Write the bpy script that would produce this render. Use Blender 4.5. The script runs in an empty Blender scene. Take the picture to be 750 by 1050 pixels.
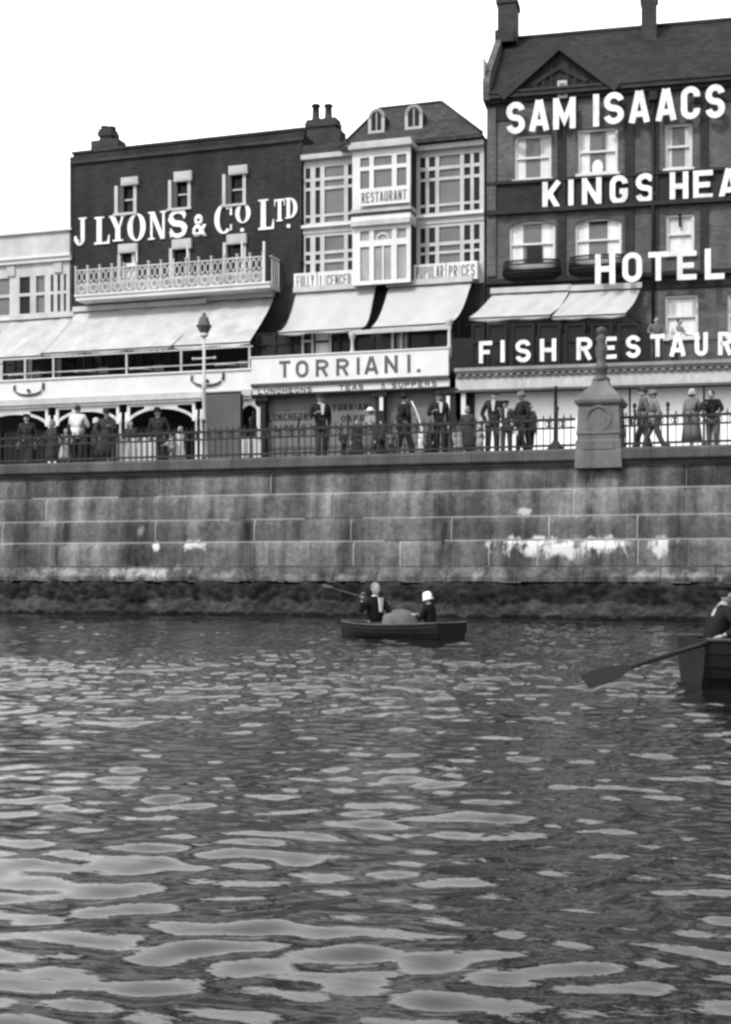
import bpy, bmesh, math, random
import numpy as np
from mathutils import Vector, Matrix, noise
random.seed(7)
R = math.radians
SC = bpy.context.scene
COL = SC.collection
F = 1400.0; HZ = 585.0; EYE = 1.32
# ------------------------------------------------------------------ frames
class Frame:
    """a street direction: u runs along the frontage, v inland, z up"""
    def __init__(s, deg):
        s.th = R(deg); c, n = math.cos(s.th), math.sin(s.th)
        s.uh = (c, -n); s.nh = (n, c)
    def hit(s, px, D):
        x = (px-375)/F
        t = D/(x*s.nh[0]+s.nh[1])
        return t*(x*s.uh[0]+s.uh[1]), t
    def U(s, px, D): return s.hit(px, D)[0]
    def Z(s, px, py, D): return EYE+(HZ-py)/F*s.hit(px, D)[1]
    def W(s, u, v, z): return (u*s.uh[0]+v*s.nh[0], u*s.uh[1]+v*s.nh[1], z)
FA = Frame(18.0); FB = Frame(13.1); FW = Frame(0.0)
WALL = 37.1
A1, A2 = 45.1, 49.7
B1, B2 = 45.9, 50.5
DECK = 4.50
# ------------------------------------------------------------------ materials
MATS = {}
def gm(name, v, rough=0.85, var=0.25, scale=1.2, fine=0.12, streak=0.0, bump=0.15, bscale=30, spec=0.12, kind=None, tone=None):
    if name in MATS: return MATS[name]
    m = bpy.data.materials.new(name); m.use_nodes = True; MATS[name] = m
    nt = m.node_tree; N = nt.nodes; L = nt.links
    b = N['Principled BSDF']; b.inputs['Roughness'].default_value = rough
    b.inputs['Specular IOR Level'].default_value = spec
    tc = N.new('ShaderNodeTexCoord')
    def noi(sc, det=4, vec=None):
        n = N.new('ShaderNodeTexNoise'); n.inputs['Scale'].default_value = sc; n.inputs['Detail'].default_value = det
        n.inputs['Roughness'].default_value = 0.6
        L.new(vec or tc.outputs['Object'], n.inputs['Vector']); return n.outputs['Fac']
    def mth(op, a, b2=None, c=None):
        n = N.new('ShaderNodeMath'); n.operation = op
        for i, x in enumerate((a, b2, c)):
            if x is None: continue
            if hasattr(x, 'type') and not isinstance(x, (int, float)): L.new(x, n.inputs[i])
            else: n.inputs[i].default_value = x
        return n.outputs[0]
    # factor = 1 + var*(noise-.5)*2 + fine*(noise2-.5)*2
    f = mth('MULTIPLY_ADD', mth('SUBTRACT', noi(scale), 0.5), 3.2*var, 1.0)
    f2 = mth('MULTIPLY_ADD', mth('SUBTRACT', noi(scale*14, 3), 0.5), 2.4*fine, 1.0)
    val = mth('MULTIPLY', f, f2)
    if streak:
        mp = N.new('ShaderNodeMapping'); mp.inputs['Scale'].default_value = (2.2, 2.2, 0.16)
        L.new(tc.outputs['Object'], mp.inputs['Vector'])
        s1 = mth('MULTIPLY_ADD', mth('SUBTRACT', noi(1.0, 5, mp.outputs['Vector']), 0.5), 3.6*streak, 1.0)
        val = mth('MULTIPLY', val, s1)
    hgt = None
    if kind == 'brick':
        sep = N.new('ShaderNodeSeparateXYZ'); L.new(tc.outputs['Object'], sep.inputs[0])
        cmb = N.new('ShaderNodeCombineXYZ')
        L.new(mth('ADD', sep.outputs[0], sep.outputs[1]), cmb.inputs[0]); L.new(sep.outputs[2], cmb.inputs[1])
        bt = N.new('ShaderNodeTexBrick'); L.new(cmb.outputs[0], bt.inputs['Vector'])
        bt.inputs['Scale'].default_value = 1.0; bt.inputs['Brick Width'].default_value = 0.23
        bt.inputs['Row Height'].default_value = 0.076; bt.inputs['Mortar Size'].default_value = 0.007
        bt.inputs['Color1'].default_value = (.75,)*3+(1,); bt.inputs['Color2'].default_value = (1.25,)*3+(1,)
        bt.inputs['Mortar'].default_value = (1.5,)*3+(1,)
        bw = N.new('ShaderNodeRGBToBW'); L.new(bt.outputs['Color'], bw.inputs[0])
        val = mth('MULTIPLY', val, bw.outputs[0]); hgt = mth('SUBTRACT', 1.0, bt.outputs['Fac'])
    if kind == 'slate':
        sep = N.new('ShaderNodeSeparateXYZ'); L.new(tc.outputs['Object'], sep.inputs[0])
        cmb = N.new('ShaderNodeCombineXYZ')
        L.new(sep.outputs[0], cmb.inputs[0]); L.new(sep.outputs[2], cmb.inputs[1])
        bt = N.new('ShaderNodeTexBrick'); L.new(cmb.outputs[0], bt.inputs['Vector'])
        bt.inputs['Scale'].default_value = 1.0; bt.inputs['Brick Width'].default_value = 0.28
        bt.inputs['Row Height'].default_value = 0.16; bt.inputs['Mortar Size'].default_value = 0.012
        bt.inputs['Color1'].default_value = (.7,)*3+(1,); bt.inputs['Color2'].default_value = (1.35,)*3+(1,)
        bt.inputs['Mortar'].default_value = (.4,)*3+(1,)
        bw = N.new('ShaderNodeRGBToBW'); L.new(bt.outputs['Color'], bw.inputs[0])
        val = mth('MULTIPLY', val, bw.outputs[0]); hgt = mth('SUBTRACT', 1.0, bt.outputs['Fac'])
    if tone:
        at = N.new('ShaderNodeAttribute'); at.attribute_name = 'tone'
        val = mth('MULTIPLY', val, at.outputs['Fac'])
    v3 = mth('MULTIPLY', val, v)
    m['val'] = 1
    mx = N.new('ShaderNodeClamp'); L.new(v3, mx.inputs[0]); mx.inputs['Max'].default_value = 0.9; mx.inputs['Min'].default_value = 0.004
    mx.name = 'FINAL'
    cc = N.new('ShaderNodeCombineColor')
    for i in range(3): L.new(mx.outputs[0], cc.inputs[i])
    L.new(cc.outputs[0], b.inputs['Base Color'])
    if bump:
        bp = N.new('ShaderNodeBump'); bp.inputs['Strength'].default_value = bump; bp.inputs['Distance'].default_value = 0.02
        h = noi(bscale, 5)
        if hgt is not None: h = mth('ADD', hgt, mth('MULTIPLY', h, 0.4))
        L.new(h, bp.inputs['Height']); L.new(bp.outputs[0], b.inputs['Normal'])
    return m
M_LY = gm('sooty brick', 0.021, var=.6, scale=.5, streak=.2, kind='brick')
M_IB = gm('red brick', 0.072, var=.45, scale=.6, streak=.2, kind='brick')
M_IBD = gm('soot darkened brick band', 0.022, var=.3, scale=.8, streak=.2, kind='brick')
M_CHB = gm('chimney brick', 0.032, var=.4, scale=1, kind='brick')
M_SL = gm('slate', 0.035, rough=.9, var=.35, scale=.7, kind='slate', bump=.4, spec=.15)
M_TILE = gm('dark roof tile', 0.018, rough=.9, var=.4, scale=.7, kind='slate', bump=.4, spec=.15)
M_WP = gm('white paint', 0.52, rough=.6, var=.1, fine=.06, streak=.08)
M_WPD = gm('weathered white paint', 0.38, rough=.7, var=.22, fine=.12, streak=.16)
M_CREAM = gm('cream stucco', 0.36, rough=.85, var=.15, streak=.14)
M_LET = gm('white letter enamel', 0.62, rough=.55, var=.25, scale=1.8, fine=.35, streak=.25)
M_AWN = gm('canvas', 0.60, rough=.95, var=.22, scale=1.3, fine=.16, streak=.1, bump=.1)
M_AWN2 = gm('clean white canvas', 0.62, rough=.95, var=.07, scale=.9, fine=.04, streak=.06, bump=.1)
M_DK = gm('dark timber and bay shade', 0.015, rough=.6, var=.3)
M_MID = gm('grey painted boards', 0.07, rough=.7, var=.22, streak=.2)
M_GL = gm('window glass', 0.015, rough=.12, var=.3, fine=0, bump=0, spec=.10)
M_GLC = gm('glass backed by blind', 0.10, rough=.25, var=.35, scale=.8, fine=.05, bump=0, spec=.4)
M_LACE = gm('lace behind glass', 0.24, rough=.5, var=.2, scale=2, streak=.3)
M_CURT = gm('net curtain', 0.55, rough=.95, var=.14, scale=3, streak=.3)
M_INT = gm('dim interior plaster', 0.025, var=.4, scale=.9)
M_FLOOR = gm('floor boards', 0.12, var=.3)
M_IRON = gm('black iron', 0.014, rough=.5, var=.3, fine=.2, bump=.05)
M_IRG = gm('weathered railing paint', 0.028, rough=.7, var=.4, scale=2.5, fine=.2, bump=.05)
M_PED = gm('pedestal granite', 0.105, rough=.9, var=.35, scale=1.5, fine=.3, streak=.3, bump=.25)
M_BRZ = gm('bronze', 0.07, rough=.6, var=.5, scale=6)
M_COP = gm('coping stone', 0.065, var=.6, scale=.9, streak=.3, bump=.3)
M_PAVE = gm('promenade paving', 0.22, var=.2)
M_SKIN = gm('skin', 0.24, rough=.6, var=.05, fine=.03, bump=0)
M_HAIRD = gm('dark hair', 0.03, rough=.7, var=.2, fine=.3, scale=8)
M_HAIRG = gm('grey hair', 0.15, rough=.8, var=.2, fine=.3, scale=8)
def cloth(v): return gm('cloth %03d' % int(v*1000), v*.75, rough=.95, var=.12, scale=3, fine=.1, bump=.2, bscale=18, spec=.03)
M_SIGNL = gm('faded sign lettering', 0.09, rough=.8, var=.3, scale=4, fine=.3)
M_SIGND = gm('dark sign lettering', 0.018, rough=.8, var=.3, scale=4, fine=.3)
M_GHOST = gm('ghost lettering', 0.42, rough=.8, var=.3, scale=3, fine=.3)
M_HULL = gm('tarred hull', 0.008, rough=.55, var=.4, scale=2.5, fine=.25)
M_WOOD = gm('worn boat timber', 0.05, rough=.7, var=.3, scale=3, fine=.2)
M_OAR = gm('wet dark oar timber', 0.012, rough=.4, var=.3, scale=3)
# ------------------------------------------------------------------ mesh builder
def place(o, fr, base):
    o.location = fr.W(*base); o.rotation_euler = (0, 0, -fr.th)
def tag(o, label=None, cat=None, group=None, kind=None):
    if label: o['label'] = label
    if cat: o['category'] = cat
    if group: o['group'] = group
    if kind: o['kind'] = kind
    return o
class Thing:
    def __init__(s, name, fr, base, label, cat, group=None, rz=None):
        s.fr = fr; s.base = Vector(base)
        s.o = bpy.data.objects.new(name, None); COL.objects.link(s.o)
        s.o.empty_display_size = .3
        place(s.o, fr, base)
        if rz is not None: s.o.rotation_euler = (0, 0, rz)
        tag(s.o, label, cat, group)
class MB:
    def __init__(s): s.bm = bmesh.new(); s.tl = None
    def face(s, pts):
        vs = [s.bm.verts.new(p) for p in pts]
        try: return s.bm.faces.new(vs)
        except ValueError: return None
    def box(s, u0, u1, v0, v1, z0, z1, bev=0):
        if u1 < u0: u0, u1 = u1, u0
        if v1 < v0: v0, v1 = v1, v0
        if z1 < z0: z0, z1 = z1, z0
        p = [s.bm.verts.new(c) for c in ((u0,v0,z0),(u1,v0,z0),(u1,v1,z0),(u0,v1,z0),(u0,v0,z1),(u1,v0,z1),(u1,v1,z1),(u0,v1,z1))]
        for f in ((0,3,2,1),(4,5,6,7),(0,1,5,4),(1,2,6,5),(2,3,7,6),(3,0,4,7)):
            s.bm.faces.new([p[i] for i in f])
        return s
    def prism(s, poly, v0, v1):
        """poly in (u,z), extruded along v"""
        a = [s.bm.verts.new((u, v0, z)) for u, z in poly]; b = [s.bm.verts.new((u, v1, z)) for u, z in poly]
        n = len(poly); s.bm.faces.new(a); s.bm.faces.new(b[::-1])
        for i in range(n): s.bm.faces.new((a[i], b[i], b[(i+1) % n], a[(i+1) % n]))
        return s
    def prism_u(s, poly, u0, u1):
        """poly in (v,z), extruded along u"""
        a = [s.bm.verts.new((u0, v, z)) for v, z in poly]; b = [s.bm.verts.new((u1, v, z)) for v, z in poly]
        n = len(poly); s.bm.faces.new(a); s.bm.faces.new(b[::-1])
        for i in range(n): s.bm.faces.new((a[i], b[i], b[(i+1) % n], a[(i+1) % n]))
        return s
    def strip(s, pts, w, v0, v1):
        """polyline ribbon in (u,z) of width w, extruded along v"""
        for (a, b) in zip(pts[:-1], pts[1:]):
            dx, dz = b[0]-a[0], b[1]-a[1]; l = math.hypot(dx, dz) or 1
            nx, nz = -dz/l*w/2, dx/l*w/2; ex, ez = dx/l*w*.3, dz/l*w*.3
            s.prism([(a[0]-ex+nx, a[1]-ez+nz), (b[0]+ex+nx, b[1]+ez+nz), (b[0]+ex-nx, b[1]+ez-nz), (a[0]-ex-nx, a[1]-ez-nz)], v0, v1)
        return s
    def tube(s, pts, r, n=8, flat=1.0):
        pts = [Vector(p) for p in pts]; rs = r if isinstance(r, (list, tuple)) else [r]*len(pts)
        rings = []
        for i, p in enumerate(pts):
            d = (pts[min(i+1, len(pts)-1)]-pts[max(i-1, 0)]).normalized()
            a = d.cross(Vector((0, 0, 1)))
            if a.length < .05: a = d.cross(Vector((0, 1, 0)))
            a.normalize(); b = d.cross(a).normalized()
            rings.append([s.bm.verts.new(p+a*rs[i]*math.cos(2*math.pi*k/n)+b*rs[i]*flat*math.sin(2*math.pi*k/n)) for k in range(n)])
        for q, w in zip(rings[:-1], rings[1:]):
            for k in range(n):
                f = s.bm.faces.new((q[k], q[(k+1) % n], w[(k+1) % n], w[k])); f.smooth = True
        s.bm.faces.new(rings[0][::-1]); s.bm.faces.new(rings[-1])
        return s
    def lathe(s, c, prof, n=16, sx=1, sy=1, smooth=True):
        rings = []
        for r, z in prof:
            rings.append([s.bm.verts.new((c[0]+sx*r*math.cos(2*math.pi*k/n), c[1]+sy*r*math.sin(2*math.pi*k/n), c[2]+z)) for k in range(n)])
        for q, w in zip(rings[:-1], rings[1:]):
            for k in range(n):
                f = s.bm.faces.new((q[k], q[(k+1) % n], w[(k+1) % n], w[k])); f.smooth = smooth
        s.bm.faces.new(rings[0][::-1]); s.bm.faces.new(rings[-1])
        return s
    def sqloft(s, c, prof):
        """square rings: (z, half width, half depth)"""
        rings = [[s.bm.verts.new((c[0]+a*x, c[1]+b*y, z)) for x, y in ((-1,-1),(1,-1),(1,1),(-1,1))] for z, a, b in prof]
        for q, w in zip(rings[:-1], rings[1:]):
            for k in range(4): s.bm.faces.new((q[k], q[(k+1) % 4], w[(k+1) % 4], w[k]))
        s.bm.faces.new(rings[0][::-1]); s.bm.faces.new(rings[-1])
        return s
    def ball(s, c, r, n=10):
        rr = r if isinstance(r, (tuple, list)) else (r, r, r)
        m = Matrix.Translation(c) @ Matrix.Diagonal((rr[0], rr[1], rr[2], 1))
        g = bmesh.ops.create_uvsphere(s.bm, u_segments=n, v_segments=max(6, n-2), radius=1, matrix=m)
        for v in g['verts']:
            for f in v.link_faces: f.smooth = True
        return s
    def wall(s, u0, u1, z0, z1, v, th, holes=()):
        """front skin with openings and reveals"""
        us = sorted({u0, u1, *[h[0] for h in holes], *[h[1] for h in holes]}); us = [x for x in us if u0 <= x <= u1]
        zs = sorted({z0, z1, *[h[2] for h in holes], *[h[3] for h in holes]}); zs = [x for x in zs if z0 <= x <= z1]
        def inh(a, c): return any(h[0]-1e-6 < a < h[1]+1e-6 and h[2]-1e-6 < c < h[3]+1e-6 for h in holes)
        for i in range(len(us)-1):
            for j in range(len(zs)-1):
                if inh((us[i]+us[i+1])/2, (zs[j]+zs[j+1])/2): continue
                s.face([(us[i],v,zs[j]),(us[i+1],v,zs[j]),(us[i+1],v,zs[j+1]),(us[i],v,zs[j+1])])
        for a, b, c, d in list(holes)+[None][:0]:
            s.face([(a,v,c),(a,v,d),(a,v+th,d),(a,v+th,c)]); s.face([(b,v,d),(b,v,c),(b,v+th,c),(b,v+th,d)])
            s.face([(a,v,d),(b,v,d),(b,v+th,d),(a,v+th,d)]); s.face([(b,v,c),(a,v,c),(a,v+th,c),(b,v+th,c)])
        s.face([(u0,v,z1),(u0,v,z0),(u0,v+th,z0),(u0,v+th,z1)]); s.face([(u1,v,z0),(u1,v,z1),(u1,v+th,z1),(u1,v+th,z0)])
        s.face([(u0,v,z1),(u0,v+th,z1),(u1,v+th,z1),(u1,v,z1)]); s.face([(u0,v,z0),(u1,v,z0),(u1,v+th,z0),(u0,v+th,z0)])
        return s
    def build(s, name, mat, thing=None, parent=None, fr=None, base=None, rot=None, bevel=0):
        me = bpy.data.meshes.new(name)
        b = thing.base if thing else Vector(base or (0, 0, 0))
        bmesh.ops.translate(s.bm, verts=s.bm.verts, vec=-b)
        if bevel:
            bmesh.ops.bevel(s.bm, geom=list(s.bm.edges), offset=bevel, segments=1, affect='EDGES', clamp_overlap=True)
        bmesh.ops.recalc_face_normals(s.bm, faces=s.bm.faces)
        s.bm.to_mesh(me); s.bm.free()
        for m in (mat if isinstance(mat, (list, tuple)) else [mat]): me.materials.append(m)
        o = bpy.data.objects.new(name, me); COL.objects.link(o)
        if thing: o.parent = parent or thing.o
        else: place(o, fr or FW, b)
        return o
def dup(o, parent=None):
    c = o.copy(); COL.objects.link(c)
    if parent: c.parent = parent
    for ch in list(o.children): dup(ch, c)
    return c
# ------------------------------------------------------------------ lettering
def text_bm(ch, bold=0.0):
    cu = bpy.data.curves.new('t', 'FONT'); cu.body = ch; cu.offset = bold; cu.extrude = 0.0; cu.fill_mode = 'FRONT'
    cu.resolution_u = 5
    o = bpy.data.objects.new('t', cu); COL.objects.link(o)
    dg = bpy.context.evaluated_depsgraph_get(); dg.update()
    me = bpy.data.meshes.new_from_object(o.evaluated_get(dg))
    bpy.data.objects.remove(o); bpy.data.curves.remove(cu)
    bm = bmesh.new(); bm.from_mesh(me); bpy.data.meshes.remove(me)
    bmesh.ops.remove_doubles(bm, verts=bm.verts, dist=1e-5)
    r = bmesh.ops.extrude_face_region(bm, geom=bm.faces[:])
    vs = [e for e in r['geom'] if isinstance(e, bmesh.types.BMVert)]
    bmesh.ops.translate(bm, verts=vs, vec=(0, 0, 1.0))
    return bm
def fit(bm, u0, u1, z0, z1, v0, v1):
    xs = [v.co.x for v in bm.verts]; ys = [v.co.y for v in bm.verts]; zs = [v.co.z for v in bm.verts]
    x0, x1, y0, y1, a0, a1 = min(xs), max(xs), min(ys), max(ys), min(zs), max(zs)
    for v in bm.verts:
        x, y, z = v.co
        v.co = (u0+(x-x0)/(x1-x0)*(u1-u0), v0+(a1-z)/(a1-a0)*(v1-v0), z0+(y-y0)/(y1-y0)*(z1-z0))
def ring(cx, cy, ro, ri, a0=0, a1=360, n=28, wid=None):
    """polys of an elliptical band"""
    out = []
    for k in range(n):
        t0 = R(a0+(a1-a0)*k/n); t1 = R(a0+(a1-a0)*(k+1)/n)
        out.append([(cx+ri[0]*math.cos(t0), cy+ri[1]*math.sin(t0)), (cx+ro[0]*math.cos(t0), cy+ro[1]*math.sin(t0)),
                    (cx+ro[0]*math.cos(t1), cy+ro[1]*math.sin(t1)), (cx+ri[0]*math.cos(t1), cy+ri[1]*math.sin(t1))])
    return out
def rc(a, b, c, d): return [(a, c), (b, c), (b, d), (a, d)]
SERIF = {
 'J': [rc(.52,.84,.22,.95), rc(.34,1,.945,1)] + ring(.44,.24,(.40,.24),(.10,.16),-175,0,16) + [rc(0,.2,.18,.34)],
 'L': [rc(.16,.48,.06,.95), rc(0,.64,.945,1), rc(0,1,0,.07), [(.84,.06),(1,.06),(1,.32),(.94,.32)]],
 'Y': [[(.06,.95),(.36,.95),(.66,.44),(.40,.44)], [(.74,.95),(.86,.95),(.62,.44),(.52,.44)], rc(.38,.66,.05,.46), rc(0,.46,.945,1), rc(.62,1,.945,1), rc(.22,.82,0,.055)],
 'O': ring(.5,.5,(.5,.5),(.22,.44)),
 'N': [rc(.13,.24,.05,.95), rc(.78,.89,.0,.95), [(.1,1),(.34,1),(.89,0),(.68,0)], rc(0,.36,0,.055), rc(0,.3,.945,1), rc(.66,1,.945,1)],
 'C': ring(.52,.5,(.52,.5),(.24,.43),48,312,22) + [rc(.86,.97,.62,.92), rc(.88,.96,.1,.3)],
 'T': [rc(.34,.66,.05,.94), rc(0,1,.93,1), [(0,.95),(.1,.95),(.04,.68),(0,.68)], [(.9,.95),(1,.95),(1,.68),(.96,.68)], rc(.2,.8,0,.055)],
 'D': [rc(.12,.40,.03,.97), rc(0,.45,.945,1), rc(0,.45,0,.055)] + ring(.38,.5,(.62,.5),(.30,.43),-90,90,18),
 '.': ring(.5,.5,(.5,.5),(.0,.0),0,360,12),
}
def rrect(x0, x1, y0, y1, r, n=6):
    pts = []
    for cx, cy, a in ((x1-r, y1-r, 0), (x0+r, y1-r, 90), (x0+r, y0+r, 180), (x1-r, y0+r, 270)):
        pts += [(cx+r*math.cos(R(a+90*i/n)), cy+r*math.sin(R(a+90*i/n))) for i in range(n+1)]
    return pts
def arc(cx, cy, rx, ry, a0, a1, n=12): return [(cx+rx*math.cos(R(a0+(a1-a0)*i/n)), cy+ry*math.sin(R(a0+(a1-a0)*i/n))) for i in range(n+1)]
def block_paths(ch, w, h, T):
    """centre lines of a grotesque capital in a box w by h with stroke T: (points, closed)"""
    a, b, c, d = T/2, w-T/2, T/2, h-T/2; m = h/2; r = min(w*.42, (b-a)/2)
    if ch == 'I': return [([(w/2, 0), (w/2, h)], 0)]
    if ch == 'H': return [([(a,0),(a,h)],0), ([(b,0),(b,h)],0), ([(a,m),(b,m)],0)]
    if ch == 'L': return [([(a,h),(a,c),(w,c)],0)]
    if ch == 'T': return [([(0,d),(w,d)],0), ([(w/2,0),(w/2,d)],0)]
    if ch == 'E': return [([(w,d),(a,d),(a,c),(w,c)],0), ([(a,m),(w*.86,m)],0)]
    if ch == 'F': return [([(w,d),(a,d),(a,0)],0), ([(a,m),(w*.82,m)],0)]
    if ch == 'N': return [([(a,0),(a,h)],0), ([(b,0),(b,h)],0), ([(a,h-T*.4),(b,T*.4)],0)]
    if ch == 'M': return [([(a,0),(a,h)],0), ([(b,0),(b,h)],0), ([(a,h-T*.4),(w/2,h*.28),(b,h-T*.4)],0)]
    if ch == 'A': return [([(a*.8,0),(w/2-T*.12,h)],0), ([(w-a*.8,0),(w/2+T*.12,h)],0), ([(w*.25,h*.27),(w*.75,h*.27)],0)]
    if ch == 'K': return [([(a,0),(a,h)],0), ([(a,h*.38),(b,h)],0), ([(w*.40,h*.55),(b,0)],0)]
    if ch == 'O': return [(rrect(a,b,c,d,r),1)]
    if ch == 'U': return [([(a,h)]+arc(w/2,c+r,(b-a)/2,r,180,360)+[(b,h)],0)]
    if ch == 'D': return [([(a,c),(a,d)]+arc(w*.35,h*.5,b-w*.35,d-h*.5,90,-90,16)+[(a,c)],1)]
    if ch == 'R': return [([(a,0),(a,d),(b-r,d)]+arc(b-r,(d+m)/2,r,(d-m)/2,90,-90)+[(a,m)],0), ([(w*.5,m),(b,0)],0)]
    if ch == 'P': return [([(a,0),(a,d),(b-r,d)]+arc(b-r,(d+m)/2,r,(d-m)/2,90,-90)+[(a,m)],0)]
    if ch == 'Y': return [([(w/2,0),(w/2,h*.45)],0), ([(a*.7,h),(w/2,h*.42)],0), ([(w-a*.7,h),(w/2,h*.42)],0)]
    if ch == 'C': return [([(b,h*.68)]+arc(w/2,d-r,(b-a)/2,r,0,180)+arc(w/2,c+r,(b-a)/2,r,180,360)+[(b,h*.32)],0)]
    if ch == 'G': return [([(b,h*.70)]+arc(w/2,d-r,(b-a)/2,r,0,180)+arc(w/2,c+r,(b-a)/2,r,180,360)+[(b,h*.44),(w*.55,h*.44)],0)]
    if ch == 'S':
        r1, r2 = (d-m)/2, (m-c)/2; rx = (b-a)/2
        return [(arc(w/2,d-r1,rx,r1,10,180)+arc(w/2,d-r1,rx,r1,180,262,5)+arc(w/2,c+r2,rx,r2,82,0,5)+arc(w/2,c+r2,rx,r2,0,-170),0)]
def ribbon(mb, pts, T, v0, v1, closed=0):
    P = [Vector((x, y)) for x, y in pts]
    Q = [P[0]]
    for p in P[1:]:
        if (p-Q[-1]).length > T*.06: Q.append(p)
    if closed and (Q[-1]-Q[0]).length < T*.06: Q.pop()
    n = len(Q); L_, R_ = [], []
    for i in range(n):
        p = Q[i]
        d0 = (p-Q[i-1]).normalized() if (i or closed) else (Q[1]-p).normalized()
        d1 = (Q[(i+1) % n]-p).normalized() if (i < n-1 or closed) else d0
        t = (d0+d1); t = t.normalized() if t.length > .1 else d0
        nn = Vector((-t.y, t.x)); k = 1/max(.45, nn.dot(Vector((-d0.y, d0.x))))
        L_.append(p+nn*T/2*k); R_.append(p-nn*T/2*k)
    V = lambda q, v: mb.bm.verts.new((q.x, v, q.y))
    lf, rf_, lb, rb_ = [V(q, v0) for q in L_], [V(q, v0) for q in R_], [V(q, v1) for q in L_], [V(q, v1) for q in R_]
    m = n if closed else n-1
    for i in range(m):
        j = (i+1) % n
        mb.bm.faces.new((lf[i], lf[j], rf_[j], rf_[i])); mb.bm.faces.new((lb[j], lb[i], rb_[i], rb_[j]))
        mb.bm.faces.new((lf[j], lf[i], lb[i], lb[j])); mb.bm.faces.new((rf_[i], rf_[j], rb_[j], rb_[i]))
    if not closed:
        mb.bm.faces.new((lf[0], rf_[0], rb_[0], lb[0])); mb.bm.faces.new((rf_[-1], lf[-1], lb[-1], rb_[-1]))
def letter(ch, thing, fr, px0, px1, y0, y1, D, dep, mat, bold=.02, serif=False, parent=None, name='letter', block=.185):
    pc = (px0+px1)/2
    u0, u1 = fr.U(px0, D), fr.U(px1, D); z1, z0 = fr.Z(pc, y0, D), fr.Z(pc, y1, D)
    if serif and ch == 'S':
        mb = MB(); w, h = u1-u0, z1-z0; T = w*.21
        ribbon(mb, [(u0+x, z0+y) for x, y in block_paths('S', w, h, T)[0][0]], T, D-dep, D)
        m_ = [(u0+x, z0+y) for x, y in block_paths('S', w, h, T)[0][0]]; k_ = len(m_)//2
        ribbon(mb, m_[k_-6:k_+6], T*1.5, D-dep-.002, D-.002)
        mb.box(u0+.82*w, u0+.91*w, D-dep-.003, D-.003, z0+.66*h, z0+.97*h); mb.box(u0+.07*w, u0+.16*w, D-dep-.003, D-.003, z0+.03*h, z0+.34*h)
    elif serif and ch in SERIF:
        mb = MB()
        for i, p in enumerate(SERIF[ch]):
            e = .0006*(i % 7)
            mb.prism([(u0+(u1-u0)*a, z0+(z1-z0)*b) for a, b in p], D-dep-e, D)
    elif not serif and block_paths(ch, 1, 1, .2):
        mb = MB(); T = (z1-z0)*block
        if ch == 'I': u0, u1 = (u0+u1)/2-T/2, (u0+u1)/2+T/2
        for i, (pts, cl) in enumerate(block_paths(ch, u1-u0, z1-z0, T)):
            ribbon(mb, [(u0+x, z0+y) for x, y in pts], T, D-dep-.0012*i, D-.0012*i, cl)
    else:
        mb = MB(); mb.bm.free(); mb.bm = text_bm(ch, bold); fit(mb.bm, u0, u1, z0, z1, D-dep, D)
        if serif and ch == 'S':
            w, h = u1-u0, z1-z0
            mb.box(u0+.80*w, u0+.90*w, D-dep-.002, D-.002, z0+.66*h, z0+.97*h); mb.box(u0+.06*w, u0+.16*w, D-dep-.002, D-.002, z0+.03*h, z0+.34*h)
    return mb.build(name, mat, thing, parent)
def painted(txt, thing, fr, px0, px1, y0, y1, D, mat, bold=.0, parent=None, name='lettering', dep=.006, zfix=None):
    """a whole line of flat lettering; y given at its middle"""
    pc = (px0+px1)/2
    u0, u1 = fr.U(px0, D), fr.U(px1, D); z1, z0 = fr.Z(pc, y0, D), fr.Z(pc, y1, D)
    mb = MB(); n = len(txt); gap = .30; h = z1-z0
    units = sum(.5 if c in ' I' else 1 for c in txt)+gap*(n-1); k = (u1-u0)/units; x = u0
    for c in txt:
        wc = k*(.5 if c in ' I' else 1)
        if c == '&':
            for i, q in enumerate((arc(wc*.42,h*.74,wc*.2,h*.2,-60,260,12), arc(wc*.4,h*.25,wc*.3,h*.2,100,350,12), [(wc*.2,h*.9),(wc*.95,h*.02)])): ribbon(mb, [(x+a, z0+b) for a, b in q], h*.13, D-dep-.0004*i, D)
        elif c != ' ':
            for i, (pts, cl) in enumerate(block_paths(c, wc, h, min(h*.21, wc*.34))):
                ribbon(mb, [(x+a, z0+b) for a, b in pts], min(h*.21, wc*.34), D-dep-.0004*i, D, cl)
        x += wc+gap*k
    return mb.build(name, mat, thing, parent)
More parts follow.
